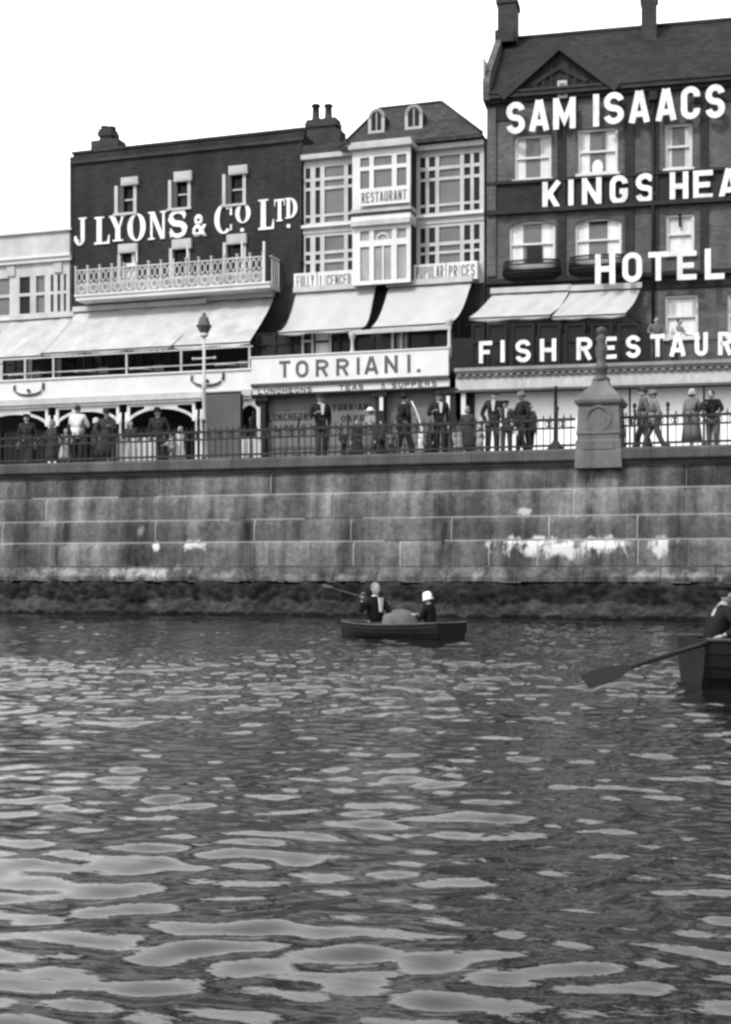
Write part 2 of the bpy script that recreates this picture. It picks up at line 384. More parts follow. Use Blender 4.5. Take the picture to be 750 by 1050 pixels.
# ------------------------------------------------------------------ shared building pieces
def awning(th, fr, D2, D1, ptop, yt, pbot, yb, mat, sag=.25, valance=.14, arms=True, label=None):
    """ptop/pbot = (left, right) edges along the wall and the front bar; yt/yb measured at the middle"""
    ct, cb = sum(ptop)/2, sum(pbot)/2
    zt, zb = fr.Z(ct, yt, D2), fr.Z(cb, yb, D1)
    ut = [fr.U(p, D2) for p in ptop]; ub = [fr.U(p, D1) for p in pbot]
    n, k = 44, 14; mb = MB(); rows = []
    for j in range(k+1):
        t = j/k; row = []
        for i in range(n+1):
            s_ = i/n
            u = (ut[0]*(1-t)+ub[0]*t)*(1-s_)+(ut[1]*(1-t)+ub[1]*t)*s_
            v = D2*(1-t)+D1*t
            z = zt*(1-t)+zb*t - sag*math.sin(math.pi*t)*(1.0+.25*math.sin(s_*9+ut[0])) + .03*math.sin(s_*23+t*3)*math.sin(math.pi*t) + .05*noise.noise(Vector((s_*7+ut[0], t*2.2, 3.3))) - .05*abs(math.sin(s_*math.pi*(3 if ptop[1]-ptop[0] > 90 else 2)))*t
            row.append(mb.bm.verts.new((u, v, z)))
        rows.append(row)
    row = []
    for i, vtx in enumerate(rows[-1]):
        row.append(mb.bm.verts.new((vtx.co.x, vtx.co.y-.01, vtx.co.z-valance*(.85+.15*math.cos(i*math.pi)))))
    rows.append(row)
    for a, b in zip(rows[:-1], rows[1:]):
        for i in range(n):
            f = mb.bm.faces.new((a[i], a[i+1], b[i+1], b[i])); f.smooth = True
    r = bmesh.ops.solidify(mb.bm, geom=mb.bm.faces[:], thickness=.012)
    o = mb.build('awning', mat, th)
    if label: o['label'] = label
    m2 = MB(); m2.tube([(ub[0], D1, zb-.03), (ub[1], D1, zb-.03)], .025, 6); m2.build('front_bar', M_IRON, th, o)
    m2 = MB(); m2.box(ut[0]-.05, ut[1]+.05, D2-.16, D2-.01, zt+.0, zt+.2); m2.build('roller_box', M_WPD, th, o)
    if arms:
        for a, b in zip(ut, ub):
            m3 = MB(); m3.tube([(a, D2-.02, zt-(zt-zb)*.95), (b, D1, zb-.03)], .022, 6); m3.build('arm', M_IRON, th, o)
    return o
def glazed(th, fr, D, outer, cols, rows, fmat, gmat=None, th_=.10, name='window', glass_for=None, yc=None):
    """timber window wall; cols in px, rows in y at the middle px"""
    pc = (outer[0]+outer[1])/2
    u = lambda p: fr.U(p, D); z = lambda y: fr.Z(pc, y, D)
    holes = [(u(a), u(b), z(d), z(c)) for a, b in cols for c, d in rows]
    o = MB().wall(u(outer[0]), u(outer[1]), z(outer[3]), z(outer[2]), D, th_, holes).build(name, fmat, th)
    k = 0
    for i, (a, b) in enumerate(cols):
        m = MB(); m.box(u(a)-.015, u(b)+.015, D+th_-.03, D+th_-.015, z(rows[-1][1])-.01, z(rows[0][0])+.01)
        gm_ = (glass_for(i) if glass_for else gmat) or M_GL
        m.build('pane', gm_, th, o)
    return o
def chimney(th, fr, pxs, y_top, y_base, D, dep=.7, pots=(), mat=M_CHB, shoulder=None):
    pc = sum(pxs)/2; u0, u1 = fr.U(pxs[0], D), fr.U(pxs[1], D); zt, zb = fr.Z(pc, y_top, D), fr.Z(pc, y_base, D)
    m = MB(); m.box(u0+.06, u1-.06, D+.06, D+dep-.06, zb, zt-.32); m.box(u0, u1, D, D+dep, zt-.32, zt-.12); m.box(u0+.04, u1-.04, D+.04, D+dep-.04, zt-.12, zt)
    if shoulder: m.box(fr.U(shoulder[0], D), fr.U(shoulder[1], D), D-.02, D+dep+.02, zb-.02, fr.Z(pc, shoulder[2], D))
    o = m.build('chimney', mat, th)
    for p, yt in pots:
        up = fr.U(p, D); h = fr.Z(p, yt, D)-zt
        p_ = MB(); p_.lathe((up, D+dep/2, zt), [(.19, 0), (.20, .05), (.16, .1), (.14, h*.8), (.19, h*.84), (.19, h*.94), (.13, h)], 12)
        p_.build('chimney_pot', M_CHB, th, o)
    return o
# ================================================================== camera, light, sky
cam = bpy.data.cameras.new('camera'); co = bpy.data.objects.new('camera', cam); COL.objects.link(co)
co.location = (0, 0, EYE); co.rotation_euler = (R(90), 0, 0)
cam.sensor_fit = 'VERTICAL'; cam.sensor_height = 36; cam.sensor_width = 24; cam.lens = 36*F/1050
cam.shift_y = (HZ-525)/1050; cam.clip_end = 6000; cam.clip_start = .05
SC.camera = co
SUN_EL, SUN_AZ = 48.0, 222.0      # azimuth measured clockwise from +Y (the way the camera looks); the sun stands behind and to the left
w = bpy.data.worlds.new('World'); SC.world = w; w.use_nodes = True
nt = w.node_tree; bg = nt.nodes['Background']
sk = nt.nodes.new('ShaderNodeTexSky'); sk.sky_type = 'NISHITA'; sk.sun_disc = False
sk.sun_elevation = R(SUN_EL); sk.sun_rotation = R(SUN_AZ); sk.air_density = 1.0; sk.dust_density = 4.5; sk.ozone_density = 1
bwn = nt.nodes.new('ShaderNodeRGBToBW'); nt.links.new(sk.outputs[0], bwn.inputs[0])
gam = nt.nodes.new('ShaderNodeMath'); gam.operation = 'POWER'; gam.inputs[1].default_value = .6   # thin bright overcast veil evens the sky out
nt.links.new(bwn.outputs[0], gam.inputs[0])
sc2 = nt.nodes.new('ShaderNodeMath'); sc2.operation = 'MULTIPLY'; sc2.inputs[1].default_value = 5.4
nt.links.new(gam.outputs[0], sc2.inputs[0])
tcw = nt.nodes.new('ShaderNodeTexCoord'); mpw = nt.nodes.new('ShaderNodeMapping'); mpw.inputs['Scale'].default_value = (1, 1, 2.6)
nt.links.new(tcw.outputs['Generated'], mpw.inputs[0])
nw = nt.nodes.new('ShaderNodeTexNoise'); nw.inputs['Scale'].default_value = 2.2; nw.inputs['Detail'].default_value = 6
nt.links.new(mpw.outputs[0], nw.inputs['Vector'])
ma = nt.nodes.new('ShaderNodeMath'); ma.operation = 'MULTIPLY_ADD'; ma.inputs[1].default_value = .45; ma.inputs[2].default_value = .78
nt.links.new(nw.outputs[0], ma.inputs[0])
mm = nt.nodes.new('ShaderNodeMath'); mm.operation = 'MULTIPLY'
nt.links.new(sc2.outputs[0], mm.inputs[0]); nt.links.new(ma.outputs[0], mm.inputs[1])
sx = nt.nodes.new('ShaderNodeSeparateXYZ'); nt.links.new(tcw.outputs['Generated'], sx.inputs[0])   # added sky gain: lifts water reflections ahead, dims the sky behind the camera
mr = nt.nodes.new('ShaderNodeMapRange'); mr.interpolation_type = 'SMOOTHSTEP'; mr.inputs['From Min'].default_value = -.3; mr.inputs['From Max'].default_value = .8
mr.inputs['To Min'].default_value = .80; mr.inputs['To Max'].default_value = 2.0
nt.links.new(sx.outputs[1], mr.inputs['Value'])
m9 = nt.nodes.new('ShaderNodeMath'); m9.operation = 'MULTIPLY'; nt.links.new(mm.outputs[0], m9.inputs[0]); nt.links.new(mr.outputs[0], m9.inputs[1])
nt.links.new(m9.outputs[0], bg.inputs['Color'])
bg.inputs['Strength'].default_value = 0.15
sl = bpy.data.lights.new('sun', 'SUN'); sl.energy = 3.0; sl.angle = R(2.5); sl.color = (1, .99, .98)
so = bpy.data.objects.new('sun', sl); COL.objects.link(so)
sd = Vector((math.sin(R(SUN_AZ))*math.cos(R(SUN_EL)), math.cos(R(SUN_AZ))*math.cos(R(SUN_EL)), math.sin(R(SUN_EL))))
so.rotation_euler = sd.to_track_quat('Z', 'Y').to_euler(); so.location = (-20, -10, 40)
SC.view_settings.view_transform = 'Standard'; SC.view_settings.look = 'None'; SC.view_settings.gamma = 1
SC.view_settings.exposure = 0.0; SC.view_settings.use_curve_mapping = False
SC.render.engine = 'CYCLES'; SC.cycles.max_bounces = 5; SC.cycles.use_denoising = True
SC.cycles.pixel_filter_type = 'BLACKMAN_HARRIS'; SC.cycles.filter_width = 2.7
# ================================================================== ground
m = MB(); m.box(-1500, 1500, WALL+.62, 2500, DECK-3, DECK-.12)
tag(m.build('ground', gm('ground', .12), fr=FA, base=(0, WALL, 0)), kind='structure')
m = MB(); m.box(-60, 40, WALL+.5, WALL+3.6, DECK-.4, DECK)
tag(m.build('promenade_pavement', M_PAVE, fr=FA, base=(-12, WALL, DECK)), kind='structure')
m = MB(); m.box(-60, 40, WALL+3.6, A1-1.2, DECK-.5, DECK-.11)
tag(m.build('road', gm('asphalt', .06), fr=FA, base=(-12, WALL, DECK)), kind='structure')
m = MB(); m.box(-60, 14, A1-1.2, A2+1, DECK-.5, DECK+.005)
tag(m.build('pavement', M_PAVE, fr=FA, base=(-12, WALL, DECK)), kind='structure')
# ================================================================== water
def make_water():
    rng = np.random.default_rng(5)
    us = [-26.0]
    fine = np.arange(-27, 5, .042)
    left = -27-np.cumsum(np.geomspace(.08, 260, 60)); right = 5+np.cumsum(np.geomspace(.08, 260, 60))
    U = np.concatenate([left[::-1], fine, right])
    vs = []; v = 1.2
    while v < WALL+.6: vs.append(v); v += .032+.0018*max(0, v-4)
    back = 1.2-np.cumsum(np.geomspace(.05, 300, 60))
    V = np.concatenate([back[::-1], np.array(vs)])
    UU, VV = np.meshgrid(U, V)
    Z = np.zeros_like(UU); DX = np.zeros_like(UU); DY = np.zeros_like(UU)
    shore = np.clip((WALL+.3-VV)/4.0, .85, 1.0)*(.95+1.1*np.clip((VV-4.0)/13, 0, 1))
    # gusty patches change the size of the chop
    gust = 1+.28*np.sin(UU*.31+VV*.12+1)+.22*np.sin(VV*.43-UU*.17)+.15*np.sin(UU*.9-VV*.6+2)
    tn = R(18)
    for k in range(64):
        lam = float(np.exp(rng.normal(np.log(.24), .36))) if k < 54 else float(rng.uniform(1.1, 3.2))
        ang = R(90)+tn*.9+rng.normal(0, R(26))
        kx, ky = math.cos(ang)*2*math.pi/lam, math.sin(ang)*2*math.pi/lam
        amp = .0028*lam*rng.uniform(.55, 1.35)*(1.0 if lam > .2 else .6)*(1 if k < 54 else .8)
        ph = rng.uniform(0, 6.28)
        arg = kx*UU+ky*VV+ph
        s, c = np.sin(arg), np.cos(arg)
        Z += amp*s
        DX += math.cos(ang)*amp*.5*c; DY += math.sin(ang)*amp*.5*c
    far = np.where((UU < -27) | (UU > 5) | (VV < 1.2), 0.0, 1.0)
    edge = np.clip(np.minimum(np.minimum(UU+28, 6-UU), VV-.6), 0, 1)*far
    A = gust*shore*edge
    Z *= A; DX *= A*.9; DY *= A*.9
    P = np.stack([UU-DX, VV-DY, Z], -1).reshape(-1, 3).astype(np.float32)
    ny, nx = UU.shape
    idx = np.arange(ny*nx).reshape(ny, nx)
    q = np.stack([idx[:-1, :-1], idx[:-1, 1:], idx[1:, 1:], idx[1:, :-1]], -1).reshape(-1, 4)
    me = bpy.data.meshes.new('water'); me.vertices.add(len(P)); me.vertices.foreach_set('co', P.ravel())
    me.loops.add(q.size); me.loops.foreach_set('vertex_index', q.ravel().astype(np.int32))
    me.polygons.add(len(q)); me.polygons.foreach_set('loop_start', np.arange(0, q.size, 4, dtype=np.int32))
    me.update(calc_edges=True); me.polygons.foreach_set('use_smooth', np.ones(len(q), dtype=bool))
    o = bpy.data.objects.new('water', me); COL.objects.link(o); place(o, FA, (0, 0, 0))
    mt = bpy.data.materials.new('sea water'); mt.use_nodes = True
    b = mt.node_tree.nodes['Principled BSDF']; N = mt.node_tree.nodes; L = mt.node_tree.links
    b.inputs['Base Color'].default_value = (.006,)*3+(1,); b.inputs['Roughness'].default_value = .055
    b.inputs['IOR'].default_value = 1.40
    tc = N.new('ShaderNodeTexCoord'); mp = N.new('ShaderNodeMapping'); mp.inputs['Scale'].default_value = (5, 11, 5); mp.inputs['Rotation'].default_value = (0, 0, -R(14))
    n = N.new('ShaderNodeTexNoise'); n.inputs['Scale'].default_value = 1; n.inputs['Detail'].default_value = 4
    L.new(tc.outputs['Object'], mp.inputs[0]); L.new(mp.outputs[0], n.inputs['Vector'])
    bp = N.new('ShaderNodeBump'); bp.inputs['Strength'].default_value = .35; bp.inputs['Distance'].default_value = .010
    L.new(n.outputs[0], bp.inputs['Height']); L.new(bp.outputs[0], b.inputs['Normal'])
    me.materials.append(mt); tag(o, kind='structure')
make_water()
# ================================================================== sea wall
def stone_mat():
    m = gm('sea wall stone', .085, rough=.9, var=.8, scale=.6, fine=.6, streak=1.0, bump=.35, bscale=9, tone=True)
    nt = m.node_tree; N = nt.nodes; L = nt.links
    fin = N['FINAL']; src = fin.inputs[0].links[0].from_socket
    tc = next(n for n in N if n.type == 'TEX_COORD')
    nz = N.new('ShaderNodeTexNoise'); nz.inputs['Scale'].default_value = 3.2; nz.inputs['Detail'].default_value = 6; nz.inputs['Roughness'].default_value = .65
    L.new(tc.outputs['Object'], nz.inputs['Vector'])
    mpn = N.new('ShaderNodeMapping'); mpn.inputs['Scale'].default_value = (1, 1, .45); L.new(tc.outputs['Object'], mpn.inputs[0]); L.new(mpn.outputs[0], nz.inputs['Vector'])
    sep = N.new('ShaderNodeSeparateXYZ'); L.new(tc.outputs['Object'], sep.inputs[0])
    def mth(op, a, b=None, c=None):
        n = N.new('ShaderNodeMath'); n.operation = op
        for i, x in enumerate((a, b, c)):
            if x is None: continue
            if isinstance(x, (int, float)): n.inputs[i].default_value = x
            else: L.new(x, n.inputs[i])
        return n.outputs[0]
    tot = None
    # lime and limewash stains: px centre, py centre, half width px, half height px, strength
    for px, py, hw, hh, st in [(572,563,60,9,1.0),(552,556,26,6,1),(612,559,26,7,1),(676,562,15,9,.9),(540,524,12,4,.7),(160,561,6,5,.9),(202,559,13,6,.8),(150,588,52,9,.55),(70,586,40,6,.3),(232,590,30,6,.3),(492,592,6,8,.35),(144,544,5,6,.5),(205,520,14,34,.22),(610,500,30,32,.25),(330,593,60,4,.25),(690,590,50,6,.35)]:
        D = WALL-.2; u, t = FA.hit(px, D); z = EYE+(HZ-py)/F*t; ru = hw/F*t/.95; rz = hh/F*t
        du = mth('DIVIDE', mth('SUBTRACT', sep.outputs[0], u+12), ru); dz = mth('DIVIDE', mth('SUBTRACT', sep.outputs[2], z), rz)
        d = mth('SQRT', mth('ADD', mth('MULTIPLY', du, du), mth('MULTIPLY', dz, dz)))
        e = mth('ADD', mth('SUBTRACT', 1.0, d), mth('MULTIPLY', mth('SUBTRACT', nz.outputs[0], .5), 4.6))
        c = N.new('ShaderNodeClamp'); L.new(mth('MULTIPLY', e, 1.5 if st > .55 else .8), c.inputs[0])
        s_ = mth('MULTIPLY', c.outputs[0], st)
        tot = s_ if tot is None else mth('MAXIMUM', tot, s_)
    L.new(mth('ADD', mth('MULTIPLY', src, mth('SUBTRACT', 1.0, tot)), mth('MULTIPLY', tot, .46)), fin.inputs[0])
    return m
def sea_wall():
    th = Thing('sea_wall', FA, (-12, WALL, 0), 'tall sooty stone block sea wall with lime stains, rising from the water below the railings', 'sea wall')
    U0, U1 = -62, 34
    rnd = random.Random(3)
    courses = [(3.55, 4.19, .06, 3.4), (2.82, 3.55, -.06, 3.0), (2.16, 2.82, -.18, 2.6), (1.43, 2.16, -.30, 1.33)]
    m = MB(); tones = []; vj = []
    for z0, z1, dv, ln in courses:
        u = U0
        while u < U1:
            l = ln*rnd.uniform(.8, 1.25) if ln > 2 else ln*rnd.uniform(.94, 1.06)
            if ln < 2 and u < -16.5: l = rnd.uniform(2.5, 3.8)
            a, b = u+.011, min(u+l, U1)-.011; f = WALL+dv; c = .012; t = rnd.uniform(.74, 1.2)*{3.55:.8,2.82:1.2,2.16:.82,1.43:1.05}[z0]
            j = rnd.uniform(-.007, .007); zz0, zz1 = z0+.014, z1-.008; n0 = len(m.bm.faces)
            # bull-nosed block: upright face, shoulder rounding back under the course above
            prof = [(f+.05, zz0), (f+j, zz0+.008), (f+j-.006, z0+(z1-z0)*.35), (f+j, z1-.26)]+[(f+j+.14*(1-math.cos(q)), z1-.26+.25*math.sin(q)) for q in (.3,.6,.9,1.2,1.45)]
            k_ = 5; cols_ = []
            for x_ in [a]+[a+(b-a)*i/k_ for i in range(1, k_)]+[b]:
                edge = .012 if x_ in (a, b) else 0
                cols_.append([m.bm.verts.new((x_, v_+edge+.012*noise.noise(Vector((x_*1.7, z_*3, 2.2))), z_)) for v_, z_ in prof])
            cap = []
            for x_, sgn in ((a, 1), (b, -1)):
                cap.append([m.bm.verts.new((x_-sgn*0+0, v_+.06, z_)) for v_, z_ in prof])
            seq = [cap[0]]+cols_+[cap[1]]
            for q_, r_ in zip(seq[:-1], seq[1:]):
                for i in range(len(prof)-1): m.bm.faces.new((q_[i], r_[i], r_[i+1], q_[i+1]))
            tones += [t]*(len(m.bm.faces)-n0)
            if z0 < 2.5 and rnd.random() < (.75 if u > -16 else .3) or rnd.random() < .25: vj.append((u, z0, z1, f))
            u += l
    # batter slope in short stones, then the coping
    u = U0
    while u < U1:
        l = rnd.uniform(1.2, 2.2); a, b = u+.01, u+l-.01; t = rnd.uniform(.5, .9); n0 = len(m.bm.faces)
        m.prism_u([(WALL-.30, 1.42), (WALL-.56, 1.14+rnd.uniform(-.02, .02)), (WALL-.56, 1.02), (WALL+.2, 1.02), (WALL+.2, 1.42)], a, b)
        tones += [t]*(len(m.bm.faces)-n0); u += l
    o = m.build('stone_courses', stone_mat(), th)
    at = o.data.attributes.new('tone', 'FLOAT', 'FACE'); at.data.foreach_set('value', tones[:len(o.data.polygons)])
    mo = MB(); mo.box(U0, U1, WALL+.16, WALL+.6, 1.0, 4.19)
    for z0, z1, dv, ln in courses: mo.prism_u([(WALL+dv+.034, z0+.0005), (WALL+dv+.034, z1-.26), (WALL+dv+.075, z1-.13), (WALL+dv+.16, z1-.004), (WALL+.25, z1-.004), (WALL+.25, z0+.0005)], U0, U1)
    for z0, z1, dv, ln in courses[1:]:
        u = U0
        while u < U1:      # pointed bed joints, a little uneven and missing in places
            l = rnd.uniform(.5, 2.2)
            if rnd.random() < .9:
                e = rnd.uniform(-.006, .008); mo.prism_u([(WALL+dv+.088+e, z1-.030), (WALL+dv+.078+e, z1+.016), (WALL+dv+.2, z1+.016), (WALL+dv+.2, z1-.03)], u, u+l)
            u += l+.002
    for u_, z0, z1, f in vj:
        mo.prism_u([(f+.03, z0+.03), (f-.004, z0+.03), (f-.008, z0+(z1-z0)*.35), (f-.002, z1-.26)]+[(f-.002+.14*(1-math.cos(q)), z1-.26+.25*math.sin(q)) for q in (.3,.6,.9,1.2,1.4)]+[(f+.16, z1-.03)], u_-.012, u_+.012)
    mo.build('mortar', gm('lime mortar', .28, var=.4, scale=.6, streak=.3), th)
    c = MB(); u = U0
    while u < U1:
        l = rnd.uniform(1.3, 1.9); c.prism_u([(WALL-.10, 4.30), (WALL-.13, 4.34), (WALL-.13, 4.57), (WALL-.09, 4.63), (WALL+.62, 4.64), (WALL+.62, 4.20), (WALL+.02, 4.20), (WALL+.02, 4.30)], u+.006, u+l-.006); u += l
    c.build('coping', M_COP, th)
    # weed covered footing, rough
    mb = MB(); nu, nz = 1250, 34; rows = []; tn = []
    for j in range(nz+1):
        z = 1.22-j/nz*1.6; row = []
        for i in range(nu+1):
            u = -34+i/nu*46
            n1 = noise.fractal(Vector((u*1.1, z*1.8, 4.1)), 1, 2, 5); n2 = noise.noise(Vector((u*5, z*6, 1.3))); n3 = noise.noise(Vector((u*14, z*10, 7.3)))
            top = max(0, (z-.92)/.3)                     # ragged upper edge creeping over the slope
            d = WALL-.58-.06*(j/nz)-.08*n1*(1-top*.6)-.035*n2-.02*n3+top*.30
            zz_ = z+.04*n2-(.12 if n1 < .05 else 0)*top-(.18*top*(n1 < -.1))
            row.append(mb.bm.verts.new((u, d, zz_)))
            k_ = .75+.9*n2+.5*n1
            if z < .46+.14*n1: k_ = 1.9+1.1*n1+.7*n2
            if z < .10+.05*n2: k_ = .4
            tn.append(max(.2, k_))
        rows.append(row)
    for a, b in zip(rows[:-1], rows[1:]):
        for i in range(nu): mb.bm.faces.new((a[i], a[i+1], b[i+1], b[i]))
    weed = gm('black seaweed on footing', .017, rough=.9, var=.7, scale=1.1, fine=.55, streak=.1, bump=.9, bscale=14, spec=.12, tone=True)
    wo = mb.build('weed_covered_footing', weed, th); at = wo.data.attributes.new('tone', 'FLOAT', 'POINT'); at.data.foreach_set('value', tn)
    m = MB(); m.box(U0, U1, WALL-.2, WALL+.6, -3, .99); m.build('footing', M_IBD, th)
sea_wall()
# ================================================================== J Lyons building
LYT = FA.Z(190, 146, A2)          # parapet height
uL, uR = FA.U(75, A2), FA.U(312, A2)
ly = Thing('restaurant_building', FA, ((uL+uR)/2, A2, DECK), 'dark sooty brick restaurant block with three columns of windows and an ornate white balcony', 'building')
fr, D = FA, A2
up = [((118,140.5),(190,219)), ((173,196),(184,214)), ((228.5,252.5),(178,210))]
lo = [((121,139),(260,288)), ((174,195),(254,284)), ((229,252.6),(248,280))]
holes = []
for (a, b), (c, d) in up+lo:
    pc = (a+b)/2; holes.append((FA.U(a, D), FA.U(b, D), FA.Z(pc, d, D), FA.Z(pc, c, D)))
zTer = FA.Z(200, 384, A1)        # terrace floor / sill level
m = MB(); m.wall(uL, uR, DECK, LYT, D, .30, holes); m.box(uL+.02, uR-.02, D+.30, D+9, DECK, LYT-.15)
m.build('wall', M_LY, ly)
m = MB(); m.box(uL-.08, uR, D-.10, D+.25, LYT-.42, LYT-.30); m.box(uL-.05, uR, D-.05, D+.3, LYT+.001, LYT+.10); m.box(uL-.14, uL-.02, D-.02, D+.12, DECK+5, LYT-.1)
m.build('parapet_coping', M_CHB, ly)
lint = [(126,143,183,191),(180,198,177,187),(236,255,171,180)]
lint2 = [(123,142.6,251,260),(178,197.6,246,256),(234,254,241,251)]
for i, (((a, b), (c, d)), ln) in enumerate(zip(up+lo, lint+lint2)):
    pc = (a+b)/2; u = lambda p: FA.U(p, D); z = lambda y: FA.Z(pc, y, D)
    fm = MB(); fm.box(u(a), u(a+3.2), D-.04, D+.2, z(d), z(c)); fm.box(u(b-3.2), u(b), D-.04, D+.2, z(d), z(c))
    fm.box(u(a+3.3), u(b-3.3), D+.10, D+.16, z((c+d)/2)-.03, z((c+d)/2)+.03)
    fm.box(u(a)-.04, u(b)+.04, D-.10, D+.1, z(d)-.07, z(d)+.02)
    f = fm.build('window', M_WPD, ly)
    p = MB(); p.box(u(a)+.02, u(b)-.02, D+.2, D+.21, z(d), z(c)); p.build('pane', M_GL, ly, f)
    if i < 3:
        s = MB(); s.box(u(a+3.3), u(a+8.6), D+.03, D+.07, z(d)+.03, z(c)-.03)
        for k in range(9): s.box(u(a+3.8), u(a+8.1), D+.015, D+.031, z(d)+.1+k*.14, z(d)+.17+k*.14)
        s.build('shutter', M_MID, ly, f)
    l_ = MB(); l_.box(u(ln[0]), u(ln[1]), D-.16, D-.003, z(ln[3]), z(ln[2])); l_.box(u(ln[0])+.08, u(ln[1])-.08, D-.175, D-.16, z(ln[3])+.06, z(ln[2])-.06)
    l_.build('lintel', M_CREAM, ly, f)
chimney(ly, FA, (100, 114.5), 131, 160, A2+1.0, pots=[(103.5,127),(110.5,127.5)], shoulder=(93.5,121,143))
m = MB(); m.prism([(FA.U(132,A2+2), LYT-.3), (FA.U(132,A2+2), LYT+.62), (FA.U(137,A2+2), LYT+.62), (FA.U(146,A2+2), LYT+.15), (FA.U(146,A2+2), LYT-.3)], A2+2, A2+3); m.build('chimney', M_CHB, ly)
# balcony
bu0, bu1 = FA.U(78, A2-1.0), FA.U(270, A2-1.0); Db = A2-1.0
bzb = FA.Z(175, 300.5, Db); bzt = FA.Z(175, 271, Db)
m = MB(); m.box(bu0, bu1+.3, Db-.03, A2-.002, bzb-.05, bzb+.10); m.box(bu0-.03, bu1+.33, Db-.09, Db+.04, bzb+.101, bzb+.17)
bal = m.build('balcony', M_WP, ly)
n = 15; wd = (bu1-bu0)/n
m = MB()
for k in range(n+1):
    uu = bu0+k*wd; m.box(uu-.03, uu+.03, Db-.03, Db+.03, bzb+.17, bzt+.16); m.box(uu-.05, uu+.05, Db-.05, Db+.05, bzt+.16, bzt+.2)
m.box(bu0, bu1, Db-.035, Db+.035, bzt, bzt+.05)
m.box(bu0, bu1, Db-.02, Db+.02, bzb+.52, bzb+.56)
m.build('balcony_rail', M_WPD, ly, bal)
for k in range(n):
    p = MB(); a = bu0+k*wd+.035; b = a+wd-.07; h0, h1, h2 = bzb+.17, bzb+.52, bzt
    c = (a+b)/2; r = (b-a)/2
    q = h2-(h2-h0)*.5
    for pl in ring(c-r*.5, (q+h2)/2, (r*.46, (h2-q)*.46), (r*.32, (h2-q)*.34), 0, 360, 12)+ring(c+r*.5, (q+h2)/2, (r*.46, (h2-q)*.46), (r*.32, (h2-q)*.34), 0, 360, 12): p.prism(pl, Db-.012, Db+.008)
    for kk in range(5):
        x = a+(b-a)*(kk+.5)/5; p.box(x-.022, x+.022, Db-.012, Db+.008, h0, q)
    p.strip([(a, h0), (c, q), (b, h0)], .035, Db-.02, Db-.006); p.strip([(a, q-.02), (c, h0+.05), (b, q-.02)], .03, Db-.02, Db-.006)
    for pl in ring(c, (h0+q)/2, (r*.6, (q-h0)*.42), (r*.42, (q-h0)*.28), 0, 360, 14): p.prism(pl, Db-.03, Db-.022)
    p.build('balcony_panel', M_WPD, ly, bal)
m = MB(); m.box(FA.U(126.5,Db), FA.U(139,Db), Db+.05, Db+.12, bzb+.17, bzt+.18); m.build('balcony_screen', M_WP, ly, bal)
for pxx in (139.5, 191.5, 247.5): m = MB(); m.box(FA.U(pxx,Db)-.03, FA.U(pxx,Db)+.03, Db+.06, Db+.12, bzb+.1, FA.Z(pxx, (258,252,247)[(139.5,191.5,247.5).index(pxx)], Db)); m.build('balcony_post', M_WP, ly, bal)
m = MB(); m.box(FA.U(270,Db), FA.U(272,Db), Db-.04, Db+.05, bzb+.1, bzt+.6)
m.build('balcony_post', M_WP, ly, bal)
m = MB()
for v in np.linspace(Db+.2, A2-.1, 4): m.box(bu1+.26, bu1+.30, v, v+.04, bzb+.1, bzt+.1)
m.box(bu1+.26, bu1+.3, Db, A2, bzt, bzt+.05); m.build('side_railing', M_WPD, ly, bal)
# terrace: floor, fascia, posts, rails
tu0, tu1 = FA.U(-70, A1), FA.U(259, A1)
zf1, zf0 = FA.Z(130, 385.5, A1), FA.Z(130, 406, A1)
m = MB(); m.box(tu0, tu1-.02, A1+.1, A2-.01, zf0+.1, zf0+.3); m.build('terrace_floor', M_DK, ly)
m = MB(); m.box(tu0, tu1, A1, A1+.10, zf0, zf1); m.box(tu0, tu1, A1-.06, A1+.1, zf1+.001, zf1+.06)
m.box(tu0, tu1, A1-.05, A1-.003, zf0+.02, zf0+.08)
fas = m.build('fascia', M_WP, ly)
m = MB(); m.box(tu0, tu1, A1-.14, A1+.1, zf0-.20, zf0-.003); m.box(tu0, tu1, A1-.08, A1+.1, zf0-.30, zf0-.203)
m.build('cornice', M_WPD, ly)
for pc, py, s in ((30, 402, 1), (213, 392, 1)):     # iron swags on the fascia
    m = MB(); u0, z0 = FA.U(pc, A1), FA.Z(pc, py, A1); r = .55
    m.tube([(u0+r*math.cos(t)*1.0, A1-.05, z0+.06-.18*math.sin(t)) for t in np.linspace(0.05, 3.09, 16)], [.02+.03*math.sin(t) for t in np.linspace(0.05, 3.09, 16)], 6)
    m.ball((u0, A1-.05, z0+.05), .07, 8); m.tube([(u0-.62, A1-.05, z0+.06), (u0-.6, A1-.05, z0+.28)], .035, 6); m.tube([(u0+.62, A1-.05, z0+.06), (u0+.64, A1-.05, z0+.32)], .045, 6)
    m.build('iron_swag', M_MID, ly, fas)
rail1, rail2 = FA.Z(130, 362.5, A1), FA.Z(130, 378, A1)
m = MB()
for px in (-20, 26, 55, 130, 186, 256):
    u = FA.U(px, A1+.05); m.box(u-.035, u+.035, A1+.03, A1+.09, zf1+.05, rail1+.0)
m.box(tu0, tu1, A1+.02, A1+.08, rail1, rail1+.05); m.box(tu0, tu1, A1+.03, A1+.07, rail2, rail2+.035)
m.build('terrace_rail', M_WPD, ly)
# first floor windows behind the terrace
zt0, zt1 = zf0+.3, FA.Z(180, 338, A2)
for k in range(9):
    a = FA.U(4+k*30, A2); b = FA.U(28+k*30, A2)
    fm = MB().wall(a, b, zt0+.25, zt1, A2-.09, .08, [(a+.08, (a+b)/2-.04, zt0+.35, zt1-.1), ((a+b)/2+.04, b-.08, zt0+.35, zt1-.1)])
    f = fm.build('window', M_DK, ly); p = MB(); p.box(a+.02, b-.02, A2-.03, A2-.02, zt0+.3, zt1-.05); p.build('pane', M_GL, ly, f)
